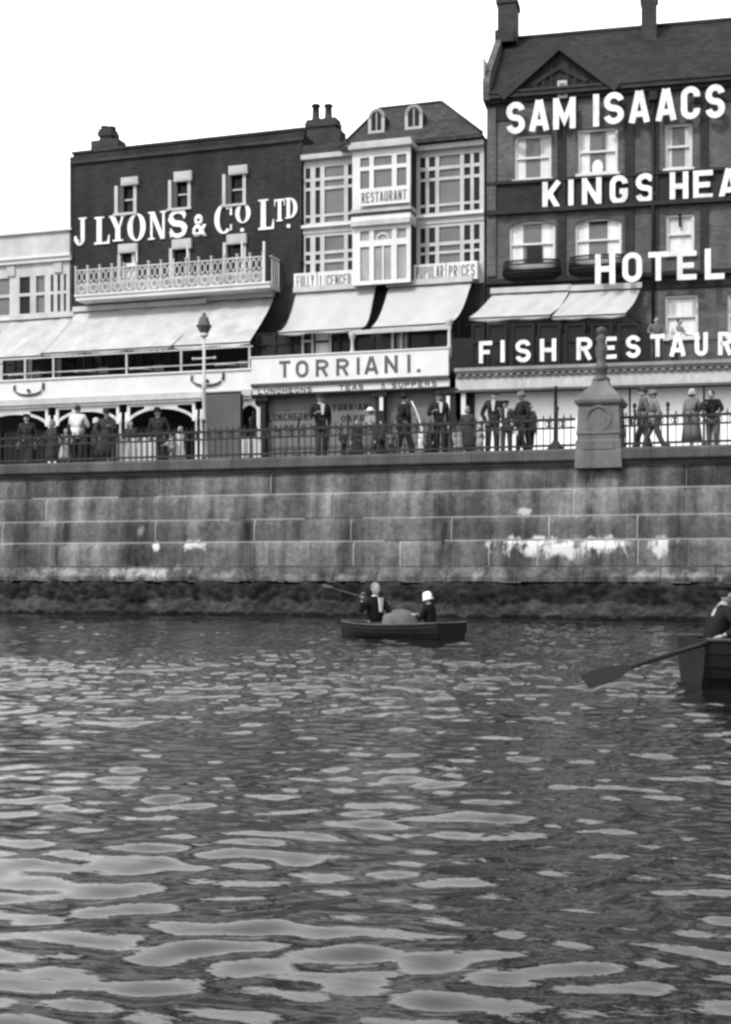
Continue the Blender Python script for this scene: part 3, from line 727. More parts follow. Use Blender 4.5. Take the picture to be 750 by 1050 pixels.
# arches of the ground floor
posts = [(-30,-22), (49,57), (122,130), (200,207)]
def arch(u0, u1, yt, ys):
    pcx = 100; zt = zf0-.30; zs = zt-.62; zc = zt-.17
    m = MB(); m.box(u0, u1, A1+.02, A1+.10, zt-.10, zt-.001)
    pts = [(u0+.04+(u1-u0-.08)*t, zs+(zc-zs)*(1-(2*t-1)**2)**.75) for t in np.linspace(0, 1, 21)]
    m.strip(pts, .10, A1+.025, A1+.095)
    m.strip([(u0+.06, zs-.05), (u0+.06, zt-.05)], .11, A1+.022, A1+.098); m.strip([(u1-.06, zs-.05), (u1-.06, zt-.05)], .11, A1+.022, A1+.098)
    # solid middle between arch and bar, open corners
    mid = [p for p in pts if u0+(u1-u0)*.24 < p[0] < u1-(u1-u0)*.24]
    m.prism([(mid[0][0], zt-.05)]+mid+[(mid[-1][0], zt-.05)], A1+.03, A1+.09)
    return m.build('arched_bracket', M_WP, ly)
edges = [(-22, 49), (57, 122), (130, 200), (243, 268)]
for a, b in edges: arch(FA.U(a, A1), FA.U(b, A1), 0, 0)
for a, b in posts:
    for px in (a+1, b-1):
        u = FA.U(px, A1); m = MB(); m.lathe((u, A1+.06, DECK), [(.08,0),(.08,.15),(.05,.2),(.045,zf0-.95-DECK),(.07,zf0-.9-DECK),(.045,zf0-.85-DECK),(.045,zf0-.6-DECK)], 10)
        m.build('column', M_WP, ly)
for px in (265,):
    u = FA.U(px, A1); m = MB(); m.box(u-.07, u+.07, A1+.02, A1+.12, DECK, zf0-.6); m.build('column', M_WP, ly)
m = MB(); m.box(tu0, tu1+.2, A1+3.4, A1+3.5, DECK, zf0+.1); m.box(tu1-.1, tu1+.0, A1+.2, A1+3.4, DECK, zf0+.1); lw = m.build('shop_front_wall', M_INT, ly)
for k in range(8):
    a = FA.U(2+k*33, A1+3.4); b = FA.U(26+k*33, A1+3.4); m = MB().wall(a, b, DECK+.5, DECK+2.6, A1+3.3, .08, [(a+.08, b-.08, DECK+.6, DECK+2.5)])
    f = m.build('window', M_DK, ly, lw); p = MB(); p.box(a+.02, b-.02, A1+3.37, A1+3.38, DECK+.55, DECK+2.55); p.build('pane', M_GL, ly, f)
# awnings
AWD = 47.0
awning(ly, FA, A2-.05, AWD, (13, 77), 327, (-30, 42), 366, M_AWN, sag=.15, label='stained pale awning at the left end of the terrace')
awning(ly, FA, A2-.10, AWD-.06, (77.5, 212), 316, (42, 177), 358, M_AWN, sag=.15, label='long stained pale awning under the balcony')
awning(ly, FA, A2-.05, AWD, (212.5, 281), 307, (177.5, 256.5), 352, M_AWN, sag=.12, label='pale awning at the right end of the terrace')
for px_, dd in ((309.5, .1),):
    m = MB(); u = FA.U(px_, A2); m.tube([(u, A2-.09, DECK+3.6), (u, A2-.09, LYT-.5)], .055, 8)
    for zz_ in np.arange(DECK+4, LYT-.5, 1.6): m.box(u-.09, u+.09, A2-.15, A2-.002, zz_, zz_+.06)
    m.build('drainpipe', M_IRON, ly)
# letters
sg = Thing('wall_sign', FA, (FA.U(195, A2), A2-.1, FA.Z(195, 232, A2)), 'white serif wall letters reading J LYONS & Co LTD on dark brick', 'sign')
for ch, a, b, c, d in [('J',77,89.5,223.5,252),('L',97.5,113,222.5,250.5),('Y',112.5,130,221,247.5),('O',131.5,150,219,247.5),('N',152.5,171.5,217,245.5),('S',174,192,215,244),
                       ('&',198,213,220,243),('C',220.5,239,210,240),('O',242,257.5,209,229),('L',265.5,281.5,204.5,235.5),('T',282,292.5,204.5,227),('D',293,305.5,203,224),('.',294.5,298.5,230,234),('.',247,251,234,238)]:
    letter(ch, sg, FA, a, b, c, d, A2-.004-(.02*0 if True else 0), (.05), M_LET, bold=.02, serif=True)
# grey panel kiosk in front of the arches
kb = Thing('advertisement_hoarding', FA, (FA.U(227, A1-.6), A1-.5, DECK), 'plain grey board hoarding standing under the white fascia beside the lamp post', 'hoarding')
m = MB(); m.box(FA.U(208.5,A1-.6), FA.U(246.5,A1-.6), A1-.6, A1-.52, DECK+.05, FA.Z(227,403.5,A1-.6)); m.build('board', M_MID, kb)
m = MB()
for px in (208.5, 246.5): u = FA.U(px, A1-.6); m.box(u-.04, u+.04, A1-.52, A1-.44, DECK, FA.Z(227,404.5,A1-.6))
m.box(FA.U(208,A1-.6), FA.U(247,A1-.6), A1-.62, A1-.5, FA.Z(227,403.4,A1-.6), FA.Z(227,402,A1-.6)); m.build('frame', M_DK, kb)
# ================================================================== low white building at the far left
u0, u1 = FA.U(-60, A2), uL-.03
wb = Thing('restaurant_building', FA, ((u0+u1)/2, A2, DECK), 'low white painted building front with a tall parapet at the far left', 'building')
zz = lambda y: FA.Z(36, y, A2)
cols = [(-52,-36),(-30,-14),(-8,10),(20,31),(37,46),(52,55),(59,62),(65.5,68)]
holes = [(FA.U(a,A2), FA.U(b,A2), zz(321), zz(303)) for a, b in cols]+[(FA.U(a,A2), FA.U(b,A2), zz(300), zz(283)) for a, b in cols]
m = MB(); m.wall(u0, u1, DECK, zz(239.5), A2, .25, holes); m.box(u0, u1-.02, A2+.25, A2+8, DECK, zz(241)); bw_ = m.build('wall', M_WPD, wb)
m = MB(); m.box(u0, u1, A2-.14, A2-.002, zz(270), zz(266)); m.box(u0, u1, A2-.22, A2-.002, zz(265.9), zz(263)); m.box(u0, u1, A2-.12, A2+.3, zz(239.4), zz(237)); m.box(u0, u1, A2-.08, A2-.002, zz(327), zz(324))
m.build('cornice', M_WP, wb)
for i, (a, b) in enumerate(cols):
    p = MB(); p.box(FA.U(a,A2)-.03, FA.U(b,A2)+.03, A2+.1, A2+.11, zz(322), zz(282)); p.build('window_pane', M_GLC if i in (2,4) else M_GL, wb)
m = MB()
for k in range(6): m.box(FA.U(-40+k*24,A2), FA.U(-32+k*24,A2), A2-.07, A2-.003, zz(281.5), zz(271)) if k % 2 == 0 else None
m.build('frieze_panel', M_MID if False else M_CREAM, wb)
# ================================================================== Torriani
tL, tR = FA.U(312, A2), FA.U(497, A2)
to = Thing('restaurant_building', FA, ((tL+tR)/2, A2, DECK), 'narrow pale restaurant with mullioned bay windows and a hipped slate roof between two dark buildings', 'building')
D = A2; zE = FA.Z(405, 158, A2)
TE = FA.Z(405, 152, A2)
m = MB(); m.box(tL+.03, tR-.03, A2+.14, A2+8, DECK, TE-.02); m.build('wall', M_CREAM, to)
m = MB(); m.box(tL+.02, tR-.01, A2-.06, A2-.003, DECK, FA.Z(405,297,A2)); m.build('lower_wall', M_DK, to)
r1 = lambda pc: None
# left bay
lb = [(313.5,318.5),(323.5,328.5),(333,353),(357,361.5)]
rb = [(431,436.5),(440,446.5),(450.5,472),(476,482.5),(486,492)]
def off(y, px): return y+(405-px)*.066       # a level line through y at the centre bay
def rows_at(px, rr): return [(a, b) for a, b in rr]
gl_l = lambda i: M_GLC if i == 2 else M_GL
glazed(to, FA, A2, (311,363.5,163,230), lb, [(170.5,181.5),(184.5,191),(194,219),(221.5,227.5)], M_WPD, glass_for=gl_l)
glazed(to, FA, A2, (311,363.5,238.5,286), lb, [(242,257),(260,266),(269,284)], M_WPD, glass_for=gl_l)
glazed(to, FA, A2, (427,496.5,153,219), rb, [(159,169.5),(173,181),(184,208),(210.5,217)], M_WPD, glass_for=gl_l)
glazed(to, FA, A2, (427,496.5,228.5,272), rb, [(232,247.5),(251,257),(259.5,270)], M_WPD, glass_for=gl_l)
def band(a, b, y0, y1, D, dep, mat, name='band', par=None):
    pc = (a+b)/2; m = MB(); m.box(FA.U(a,D), FA.U(b,D), D-dep, D+.1, FA.Z(pc,y1,D), FA.Z(pc,y0,D)); return m.build(name, mat, to, par)
band(310.5,363.5,230.05,233,A2,.16,M_WP,'string_course'); band(311,363.5,233.05,238.45,A2,.04,M_CREAM,'spandrel_panel')
band(427,497,219.05,222,A2,.16,M_WP,'string_course'); band(427,496.6,222.05,228.45,A2,.04,M_CREAM,'spandrel_panel')
band(310.5,363.5,158,162.95,A2,.22,M_CREAM,'cornice'); band(427,497,148,152.95,A2,.22,M_CREAM,'cornice')
band(311,363.5,147.5,157.95,A2,.10,M_CHB,'parapet')
band(311,363.5,286.1,300,A2,.0,M_CREAM,'base_panel'); band(427,496.6,272.1,292,A2,.0,M_CREAM,'base_panel')
# centre bay, projecting
DC = A2-.9; ca, cb = 364.0, 421.5
ccols = [(369.5,379),(383.5,402),(407,417)]
glazed(to, FA, DC, (361.5,421,152,213), ccols, [(160,169.5),(173.5,192)], M_WP, glass_for=lambda i: M_GLC)
glazed(to, FA, DC, (361.5,421,231,291), ccols, [(235.5,245.5),(252,287)], M_WP, glass_for=lambda i: M_LACE)
for (a, b) in ((384.5,392),(394,401)):
    m = MB(); m.box(FA.U(b,DC), FA.U(b+1.6,DC), DC+.02, DC+.06, FA.Z(392,287,DC), FA.Z(392,252,DC)); m.build('door_mullion', M_WP, to)
m = MB()
pc = 392.5; uc, zc = FA.U(pc, DC), FA.Z(pc, 245.3, DC)
for pl in ring(uc, zc, (.27,.28), (.18,.18), 0, 180, 14)+ring(uc, zc, (.10,.10), (.05,.05), 0, 180, 8): m.prism(pl, DC+.01, DC+.05)
m.build('fan_arch', M_WPD, to)
uu0, uu1 = FA.U(361.5,DC), FA.U(421,DC)
zb0, zb1 = FA.Z(392,291,DC), FA.Z(392,150,DC)
m = MB(); m.box(uu0+.03, uu1-.02, DC+.11, A2+.2, zb0, zb1); m.build('shaded_bay_side', M_DK, to)  # dark colour paints in the shade on the bay's right side
for y0, y1, dp, mt in ((213.05,217,.10,M_WPD),(217.05,221,.03,M_MID),(221.05,226,.10,M_WP),(226.05,230.95,.18,M_CREAM)):
    m = MB(); m.box(uu0-.02, uu1+.03, DC-dp, A2-.2, FA.Z(392,y1,DC), FA.Z(392,y0,DC)); m.build('string_course', mt, to)
m = MB(); m.box(uu0-.1, uu1+.1, DC-.2, A2-.2, FA.Z(392,151.9,DC), FA.Z(392,147.5,DC)); m.box(uu0-.03, uu1+.03, DC-.1, A2-.2, FA.Z(392,147.4,DC), FA.Z(392,144,DC)); m.build('cornice', M_CREAM, to)
# roof: hipped slate with two round topped dormers
er = FA.Z(425, 145, A2-.2); rdg = FA.Z(421, 108.5, A2+3)
a0, a1 = FA.U(352, A2), FA.U(497, A2); v0, v1, vr = A2-.35, A2+7, A2+3
x0, x1 = FA.U(389, vr), FA.U(453, vr)
m = MB(); q = [(a0,v0,er),(a1,v0,er),(a1,v1,er),(a0,v1,er)]; r_ = [(x0,vr,rdg),(x1,vr,rdg)]
m.face([q[0],q[1],r_[1],r_[0]]); m.face([q[1],q[2],r_[1]]); m.face([q[2],q[3],r_[0],r_[1]]); m.face([q[3],q[0],r_[0]]); m.face(q[::-1])
m.box(a0, a1, v0-.05, v0+.05, er-.14, er-.002)
rf = m.build('roof', M_SL, to)
m = MB(); m.tube([(x0,vr,rdg+.02),(x1,vr,rdg+.02)], .07, 6)
for c, e in ((q[0],r_[0]),(q[1],r_[1])): m.tube([Vector(c)+Vector((0,0,.03)), Vector(e)+Vector((0,0,.03))], .06, 6)
m.build('ridge_tiles', M_CHB, to, rf)
for (a, b, y0, y1) in ((379,394,113,137),(416.5,433,109,133)):
    pc = (a+b)/2; Dd = A2+.75; u0, u1 = FA.U(a,Dd), FA.U(b,Dd); zt, zb = FA.Z(pc,y0,Dd), FA.Z(pc,y1,Dd); uc = (u0+u1)/2; r = (u1-u0)/2; zs = zt-r
    prof = [(u0, zb)]+[(u0, zs)]+[(uc-r*math.cos(t), zs+r*math.sin(t)) for t in np.linspace(.1, 3.04, 12)]+[(u1, zs), (u1, zb)]
    m = MB(); m.prism(prof, Dd, Dd+2.0); f = m.build('dormer', M_CHB, to, rf)
    m = MB(); m.strip([(uc+(x-uc)*.9, z if z > zb+.01 else zb) for x, z in prof], .12, Dd-.06, Dd-.002); m.strip([(u0, zb+.05), (u1, zb+.05)], .1, Dd-.07, Dd-.003)
    m.box(uc-.02, uc+.02, Dd-.03, Dd-.002, zb+.1, zt-.1); m.build('dormer_frame', M_CREAM, to, f)
    m = MB(); m.prism([(uc+(x-uc)*.8, zb+.1+(z-zb)*.8) for x, z in prof], Dd-.01, Dd-.001); m.build('dormer_pane', M_GL, to, f)
chimney(to, FA, (312.5, 345), 121, 150, A2+1.2, pots=[(321,104),(334,104)], shoulder=(311,349,134))
# boards on the facade
bd = Thing('name_board', FA, (FA.U(332,A2-.4), A2-.4, FA.Z(332,287,A2-.4)), 'white board lettered FULLY LICENCED under the left bay window', 'sign')
Ds = A2-.40
for (a, b, t, xa, xb) in ((301.5,325,'FULLY',304.5,322),(326,362.5,'LICENCED',328.5,360)):
    m = MB(); m.box(FA.U(a,Ds), FA.U(b,Ds), Ds, A2-.005, FA.Z(332,296.5,Ds), FA.Z(332,278.5,Ds)); m.build('board', M_WP, bd)
    painted(t, bd, FA, xa, xb, 281.5 if t[0]=='L' else 282.5, 293 if t[0]=='L' else 294, Ds-.002, M_SIGNL, bold=.01)
bd = Thing('name_board', FA, (FA.U(456,A2-.4), A2-.4, FA.Z(456,278,A2-.4)), 'white board lettered POPULAR PRICES under the right bay window', 'sign')
for (a, b, t, xa, xb) in ((424.5,457,'POPULAR',427,455),(458,489.5,'PRICES',460.5,487)):
    m = MB(); m.box(FA.U(a,Ds), FA.U(b,Ds), Ds, A2-.005, FA.Z(456,288,Ds), FA.Z(456,269.5,Ds)); m.build('board', M_WP, bd)
    painted(t, bd, FA, xa, xb, 273 if t[1]=='O' else 271.5, 285.5 if t[1]=='O' else 284, Ds-.002, M_SIGNL, bold=.01)
bd = Thing('name_board', FA, (FA.U(394,DC-.2), DC-.15, FA.Z(394,200,DC)), 'small white board lettered RESTAURANT tilted across the centre bay window', 'sign')
Dr = DC-.2
m = MB(); m.box(FA.U(367.5,Dr), FA.U(420.5,Dr), Dr, Dr+.05, FA.Z(394,209.5,Dr), FA.Z(394,193,Dr)); m.build('board', M_WP, bd)
painted('RESTAURANT', bd, FA, 371, 417, 196, 206.5, Dr-.002, M_SIGNL)
# terrace of Torriani
gu0, gu1 = FA.U(259, A1), FA.U(461, A1)
zt_, zb_ = FA.Z(360, 362.5, A1), FA.Z(360, 388.5, A1)
m = MB(); m.box(gu0, gu1, A1+.1, A2, zb_-.1, zb_+.15); m.build('terrace_floor', M_DK, to)
m = MB(); m.box(gu0, gu1, A1-.12, A1+.1, zb_-.16, zb_-.04); 
k = 0; u = gu0
while u < gu1-.1: m.box(u, u+.07, A1-.16, A1-.121, zb_-.15, zb_-.06); u += .15
m.build('dentil_cornice', M_MID, to)
vz1, vz0 = FA.Z(360, 392.5, A1), FA.Z(360, 400.6, A1)
m = MB(); m.box(gu0, gu1, A1-.04, A1+.1, vz0, vz1); val = m.build('valance_board', M_WP, to)
m = MB(); m.box(gu0, gu1, A1-.1, A1+.1, vz0-.07, vz0-.003); m.build('moulding', M_DK, to)
m = MB(); zc0, zc1 = FA.Z(360, 343, A1), FA.Z(360, 339, A1)
m.box(FA.U(361,A1), gu1+.05, A1, A1+.1, zc0, zc1); m.build('verandah_beam', M_WPD, to)
for px, top in ((361,340),(460.5,326)):
    u = FA.U(px, A1); h = FA.Z(px, top, A1)-zt_; m = MB()
    m.lathe((u, A1+.05, zt_-.3), [(.08,0),(.08,.4),(.06,.45),(.055,h-.05),(.06,h),(.11,h+.12),(.13,h+.2),(.13,h+.28)], 12); m.build('verandah_column', M_WPD, to)
# first floor glazing set back
Dg = 47.75
for (cols, oc) in (([(313,319),(322,336),(340,346),(348,358)], (310,360)), ([(365,376),(380,402),(412,419),(425,440),(444,459)], (362,462))):
    pass
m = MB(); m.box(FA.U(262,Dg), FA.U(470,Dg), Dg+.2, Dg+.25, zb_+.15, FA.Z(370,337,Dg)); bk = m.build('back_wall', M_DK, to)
glz = glazed(to, FA, Dg, (262,362,339,368), [(266,280),(283,297),(300,308),(313,320),(323,337),(341,347),(350,358)], [(340,350),(352,366)], M_DK, glass_for=lambda i: M_CURT if i == 4 else M_GL)
glz2 = glazed(to, FA, Dg, (362,466,334.5,366), [(366,380),(384,402),(406,411),(413,418),(421,440),(444,462)], [(337,361)], M_DK, glass_for=lambda i: M_GLC if i in (2,3) else M_GL)
for px in (311, 321, 339, 403, 412): m = MB(); u = FA.U(px, Dg); m.box(u-.045, u+.045, Dg-.05, Dg-.003, zb_+.2, FA.Z(370,339,Dg)); m.build('glazing_bar', M_WPD, to)
m = MB(); m.box(FA.U(311,Dg), FA.U(321,Dg), Dg-.045, Dg-.008, FA.Z(316,351,Dg), FA.Z(316,349,Dg)); m.build('glazing_bar', M_WPD, to)
awning(to, FA, A2-.45, AWD+.1, (303.5, 385), 298, (285, 371), 338, M_AWN2, sag=.42, label='white sagging awning on the left half of the front')
awning(to, FA, A2-.45, AWD+.1, (398.5, 484), 292, (380.5, 459.5), 333, M_AWN2, sag=.38, label='white sagging awning on the right half of the front')
# ground floor shutters
Dq = A1+.35
m = MB(); m.box(FA.U(268,Dq), FA.U(462,Dq), Dq, Dq+.1, DECK, vz0); gs = m.build('shop_front', gm('drab painted shutter', .115, var=.18, streak=.15, rough=.8), to)
m = MB()
for px in np.linspace(272, 456, 19): u = FA.U(px, Dq); m.box(u-.03, u+.03, Dq-.03, Dq-.002, DECK, DECK+1.15)
m.box(FA.U(270,Dq), FA.U(460,Dq), Dq-.035, Dq-.002, DECK+1.15, DECK+1.25); m.build('shutter_batten', M_WPD if False else M_MID, to, gs)
painted('LUNCHEONS', to, FA, 275, 321, 423.5, 431.5, Dq-.004, M_SIGND, parent=gs)
painted('& TEAS', to, FA, 281, 314, 436, 442, Dq-.004, M_SIGND, parent=gs)
painted('TORRIANI', to, FA, 341, 381, 414, 421, Dq-.004, M_SIGND, parent=gs)
painted('CAFE', to, FA, 350, 374, 426, 432, Dq-.004, M_SIGND, parent=gs)
for a, b, wa in ((384.5,394,389.5),(265,272,None),(457,467,458)):
    m = MB(); m.box(FA.U(a,A1), FA.U(b,A1), A1+.02, A1+.3, DECK, vz0-.07); f = m.build('pilaster', M_DK, to)
    m = MB(); m.box(FA.U(a-3,A1), FA.U(b+3,A1), A1-.05, A1+.02, vz0-.25, vz0-.072); m.build('pilaster_capital', M_DK, to, f)
    if wa: m = MB(); m.box(FA.U(wa,A1), FA.U(wa+3.6,A1), A1-.02, A1+.018, FA.Z(wa,421,A1), FA.Z(wa,406,A1)); m.build('notice', M_WP, to, f)
ts = Thing('fascia_sign', FA, ((gu0+gu1)/2, A1, zb_), 'long white fascia board with grey letters TORRIANI', 'sign')
m = MB(); m.box(gu0-.02, gu1-.02, A1-.05, A1+.09, zb_-.03, zt_); m.box(gu0-.05, gu1, A1-.09, A1+.09, zt_+.001, zt_+.05); m.build('board', M_WP, ts)
for ch, a, b, c, d in [('T',286.5,298,370,387),('O',303.5,316.5,369.5,387),('R',324,337,368.5,386),('R',345,358,367.5,385),('I',365,370,366.5,384),('A',374,388,365.5,383.5),('N',394.5,408,364.5,382.5),('I',417,422,363.5,382),('.',427.5,431.5,378,382)]:
    letter(ch, ts, FA, a, b, c, d, A1-.052, .012, M_SIGNL, bold=.04, serif=(ch == '.'))
for t, a, b, c, d in (('LUNCHEONS',265,320,397.9,403.2),('TEAS',348,373,394.5,399.8),('& SUPPERS',391,448,391.7,397.2)):
    painted(t, to, FA, a, b, c, d, A1-.042, M_SIGND, bold=.03, parent=val)
# ================================================================== the dark brick hotel on the right
g = FB
iL = g.U(499.5, B2); iR = g.U(1010, B2)
ho = Thing('hotel_building', g, ((iL+iR)/2, B2, DECK), 'tall dark brick hotel with a tiled gabled roof at the right', 'building')
Z2 = lambda px, y: g.Z(px, y, B2)
zEave = Z2(640, 86)
win1 = [((527.5,565.5),(138,184)),((592.5,633.5),(131,178)),((682,710),(126,173)),((775,812),(119,167)),((870,905),(112,160))]
win2 = [((522,569.5),(226,273)),((589.5,637.5),(223,268)),((683,712),(219,260)),((775,815),(216,260))]
win3 = [((682,716),(302,346)),((746,782),(300,345)),((850,885),(300,345))]
holes = [(g.U(a,B2), g.U(b,B2), Z2((a+b)/2,d), Z2((a+b)/2,c)) for (a,b),(c,d) in win1+win2+win3]
m = MB(); m.wall(iL, iR, DECK, zEave, B2, .3, holes); m.box(iL+.02, iR-.02, B2+.3, B2+9, DECK, zEave-.05); m.build('wall', M_IB, ho)
# dark bands (cornice, lettering bands), gutter
def bandB(a, b, y0, y1, pref, dep, mat, name='band', D=None):
    D = D or B2; m = MB(); m.box(g.U(a,D), g.U(b,D), D-dep, D-.003, g.Z(pref,y1,D), g.Z(pref,y0,D)); return m.build(name, mat, ho)
bandB(499.5,1010,86,93,640,.30,M_CHB,'eaves_cornice'); bandB(499.5,1010,93.2,97,640,.16,M_IBD,'eaves_cornice')
for k, (a, b) in enumerate(((499.6,528),(565,593),(633,682),(711,775),(812,870))):
    m = MB(); pc = (a+b)/2; m.box(g.U(a+1.2,B2), g.U(b-1.2,B2), B2-.05, B2-.002, Z2(pc,124.5-(pc-510)*.085+0), Z2(pc,104-(pc-510)*.08)); m.build('frieze', M_IBD, ho)
# string courses with the dark zone between the storeys
bandB(499.5,1010,181.5,184.5,600,.14,M_IBD,'string_course'); bandB(499.5,1010,185,211,600,.03,M_IBD,'dark_band'); bandB(499.5,1010,211.3,216,600,.22,M_IBD,'string_course')
bandB(499.5,1010,283,288,600,.20,M_IBD,'string_course'); bandB(499.5,1010,288.3,300,600,.06,M_DK,'fascia_band')
for a, b in ((499.6,509),(572,580),(641,650),(668,675),(718,726),(822,830)):
    m = MB(); m.box(g.U(a,B2), g.U(b,B2), B2-.10, B2-.033, Z2((a+b)/2,284), zEave-.55); m.build('pilaster', M_IBD if a > 510 else M_IB, ho)
def sash(a, b, c, d, style, arched=False):
    pc = (a+b)/2; u = lambda p: g.U(p, B2); z = lambda y: Z2(pc, y); W = u(b)-u(a)
    fw = .09
    mm_ = MB().wall(u(a), u(b), z(d), z(c), B2+.10, .08, [(u(a)+fw, u(b)-fw, z(d)+.1, z((c+d)/2)-.035), (u(a)+fw, u(b)-fw, z((c+d)/2)+.035, z(c)-.1)])
    mm_.box(u(a)-.07, u(b)+.07, B2-.12, B2+.1, z(d)-.11, z(d)-.002)
    f = mm_.build('window', M_WP, ho)
    p = MB(); p.box(u(a)+.02, u(b)-.02, B2+.2, B2+.21, z(d), z(c)); p.build('pane', M_GLC if style != 'blind' else M_CURT, ho, f)
    if style == 'blind': return f
    cu = MB(); w1 = W*(.30 if b-a > 30 else .26)
    for s0, s1 in ((u(a)+.03, u(a)+w1), (u(b)-w1, u(b)-.03)):
        nn = 14; pts = [(s0+(s1-s0)*i/nn, B2+.185+.012*math.sin(i*2.4)) for i in range(nn+1)]
        for q, r_ in zip(pts[:-1], pts[1:]): cu.face([(q[0],q[1],z(d)+.03),(r_[0],r_[1],z(d)+.03),(r_[0],r_[1],z(c)-.03),(q[0],q[1],z(c)-.03)])
    cu.build('curtain', M_CURT, ho, f)
    return f
for i, ((a,b),(c,d)) in enumerate(win1):
    f = sash(a, b, c, d, 'c')
    if i == 1:
        q = MB(); q.ball((g.U(613,B2), B2+.14, Z2(613,171)), (.21,.03,.30), 14); q.build('toilet_mirror', M_LET, ho, f)
for i, ((a,b),(c,d)) in enumerate(win2):
    f = sash(a, b, c, d, 'blind' if i == 2 else 'c')
    u0, u1 = g.U(a,B2), g.U(b,B2); zt = Z2((a+b)/2, c); uc = (u0+u1)/2; hw = (u1-u0)/2
    # segmental head over the opening
    m = MB()
    if i != 2:
        pts = [(u0-.02, zt+.02)]+[(uc-hw*math.cos(t), zt-.24+.22*math.sin(t)) for t in np.linspace(0, math.pi, 13)]+[(u1+.02, zt+.02)]
        m.prism(pts, B2-.01, B2+.09); m.build('window_head', M_IB, ho, f)
    else:
        m.box(uc-.05, uc+.05, B2+.08, B2+.099, Z2(697,232), zt); m.build('window_head', M_DK, ho, f)
    if i == 0:
        m = MB(); m.box(g.U(540,B2), g.U(556,B2), B2+.14, B2+.17, Z2(545,273), Z2(545,252)); m.build('open_sash', M_DK, ho, f)
    if i == 1:
        m = MB(); m.box(g.U(604,B2), g.U(623,B2), B2+.14, B2+.17, Z2(613,228.5), Z2(613,224.5)); m.build('open_sash', M_DK, ho, f)
    if i in (0, 1, 3):      # bowed iron balconette
        dz = (Z2(545,289)) if i == 0 else Z2((a+b)/2, d+16); zt2 = Z2((a+b)/2, d-4)
        m = MB(); n = 20; rows = []
        for j, (zz_, kf) in enumerate(((zt2, 1.0), (dz+.28, 1.05), (dz+.12, 1.0), (dz, .7))):
            rows.append([m.bm.verts.new((uc-(hw+.16)*kf*math.cos(math.pi*k/n), B2-.02-.42*kf*math.sin(math.pi*k/n)**.6, zz_)) for k in range(n+1)])
        # bellied basket: pales rather than a sheet
        base = m
        for q, r_ in zip(rows[1:-1], rows[2:]):
            for k in range(n): m.bm.faces.new((q[k], q[k+1], r_[k+1], r_[k]))
        bmesh.ops.solidify(m.bm, geom=m.bm.faces[:], thickness=.03)
        o = m.build('balconette', M_IRON, ho)
        m = MB()
        def pt(k, kf, zz_): return (uc-(hw+.16)*kf*math.cos(math.pi*k/n), B2-.02-.42*kf*math.sin(math.pi*k/n)**.6, zz_)
        for k in range(n*2+1): m.tube([pt(k/2, 1, zt2), pt(k/2, 1.05, dz+.28)], .022, 5)
        for zz_, kf in ((zt2, 1), (zt2-.14, 1.0), (dz+.28, 1.05)): m.tube([pt(k, kf, zz_) for k in range(n+1)], .03, 6)
        m.build('balconette_pale', M_IRON, ho, o)
for (a,b),(c,d) in win3: sash(a, b, c, d, 'blind')
for px_ in (670, 847):
    m = MB(); u = g.U(px_, B2); m.tube([(u, B2-.17, g.Z(px_, 345, B2)), (u, B2-.17, zEave-.4)], .055, 8); m.box(u-.14, u+.14, B2-.30, B2-.06, zEave-.75, zEave-.45); m.build('drainpipe', M_IRON, ho)
# roof
vr = B2+4.2; zr = g.Z(640, 30.5, vr)
m = MB()
sl_ = [(iL+.1, B2-.35, zEave-.1), (iR, B2-.35, zEave-.1), (iR, vr, zr), (iL+.1, vr, zr)]
m.face(sl_); m.face([(iL+.1, B2+9, zEave), (iR, B2+9, zEave), (iR, vr, zr), (iL+.1, vr, zr)]); m.face([(iL+.1,B2-.35,zEave-.1),(iL+.1,vr,zr),(iL+.1,B2+9,zEave)])
roof = m.build('roof', M_TILE, ho)
m = MB(); m.tube([(iL+.1,vr,zr+.03),(iR,vr,zr+.03)], .1, 8); m.build('ridge_tiles', M_CHB, ho, roof)
m = MB(); m.prism_u([(B2-.3,zEave-.3),(B2-.36,zEave+.35),(B2+.2,zEave+1.0),(vr-.3,zr+.2),(vr+.4,zr+.2),(B2+9,zEave),(B2+9,zEave-.4)], iL-.12, iL+.14); m.build('gable_wall', M_IB, ho)
m = MB(); m.box(iL-.14, iL-.09+.02, B2-.2, B2+.8, zEave+.4, zEave+1.35); m.build('lead_flashing', M_CREAM, ho, roof)
# front gable
Dg2 = B2-.12; gu = g.U(574, Dg2); zA = g.Z(574, 49, Dg2); zB = g.Z(574, 93, Dg2); gl, gr = g.U(521,Dg2), g.U(627,Dg2)
m = MB(); m.prism([(gl,zB),(gr,zB),(gu,zA)], Dg2, B2-.003); m.prism([(gl,zB+.01),(gr,zB+.01),(gu,zA-.02)], B2+.0, vr-.4); gb = m.build('gable', M_IBD, ho)
m = MB(); m.strip([(gl-.15,zB-.08),(gu,zA+.02)], .30, Dg2-.25, Dg2-.01); m.strip([(gu,zA+.03),(gr+.15,zB-.08)], .30, Dg2-.252, Dg2-.012); m.build('bargeboard', gm('stained bargeboard', .035, var=.3, streak=.2), ho, gb)
m = MB()
for t in (.25, .5, .75):
    for s in (-1, 1):
        x = gu+s*(gr-gu)*(1-t)*.62; m.box(x-.05, x+.05, Dg2-.06, Dg2-.003, zB+.1, zB+(zA-zB)*(t*.75+.05))
m.strip([(gl+.9,zB+.28),(gu,zA-.75)], .14, Dg2-.08, Dg2-.002); m.strip([(gu,zA-.75),(gr-.9,zB+.28)], .14, Dg2-.082, Dg2-.004)
m.build('gable_timber', M_IBD, ho, gb)
m = MB(); m.box(g.U(572,Dg2), g.U(582,Dg2), Dg2-.06, Dg2-.001, g.Z(577,101,Dg2), g.Z(577,83,Dg2)); f = m.build('attic_window', M_CREAM, ho, gb)
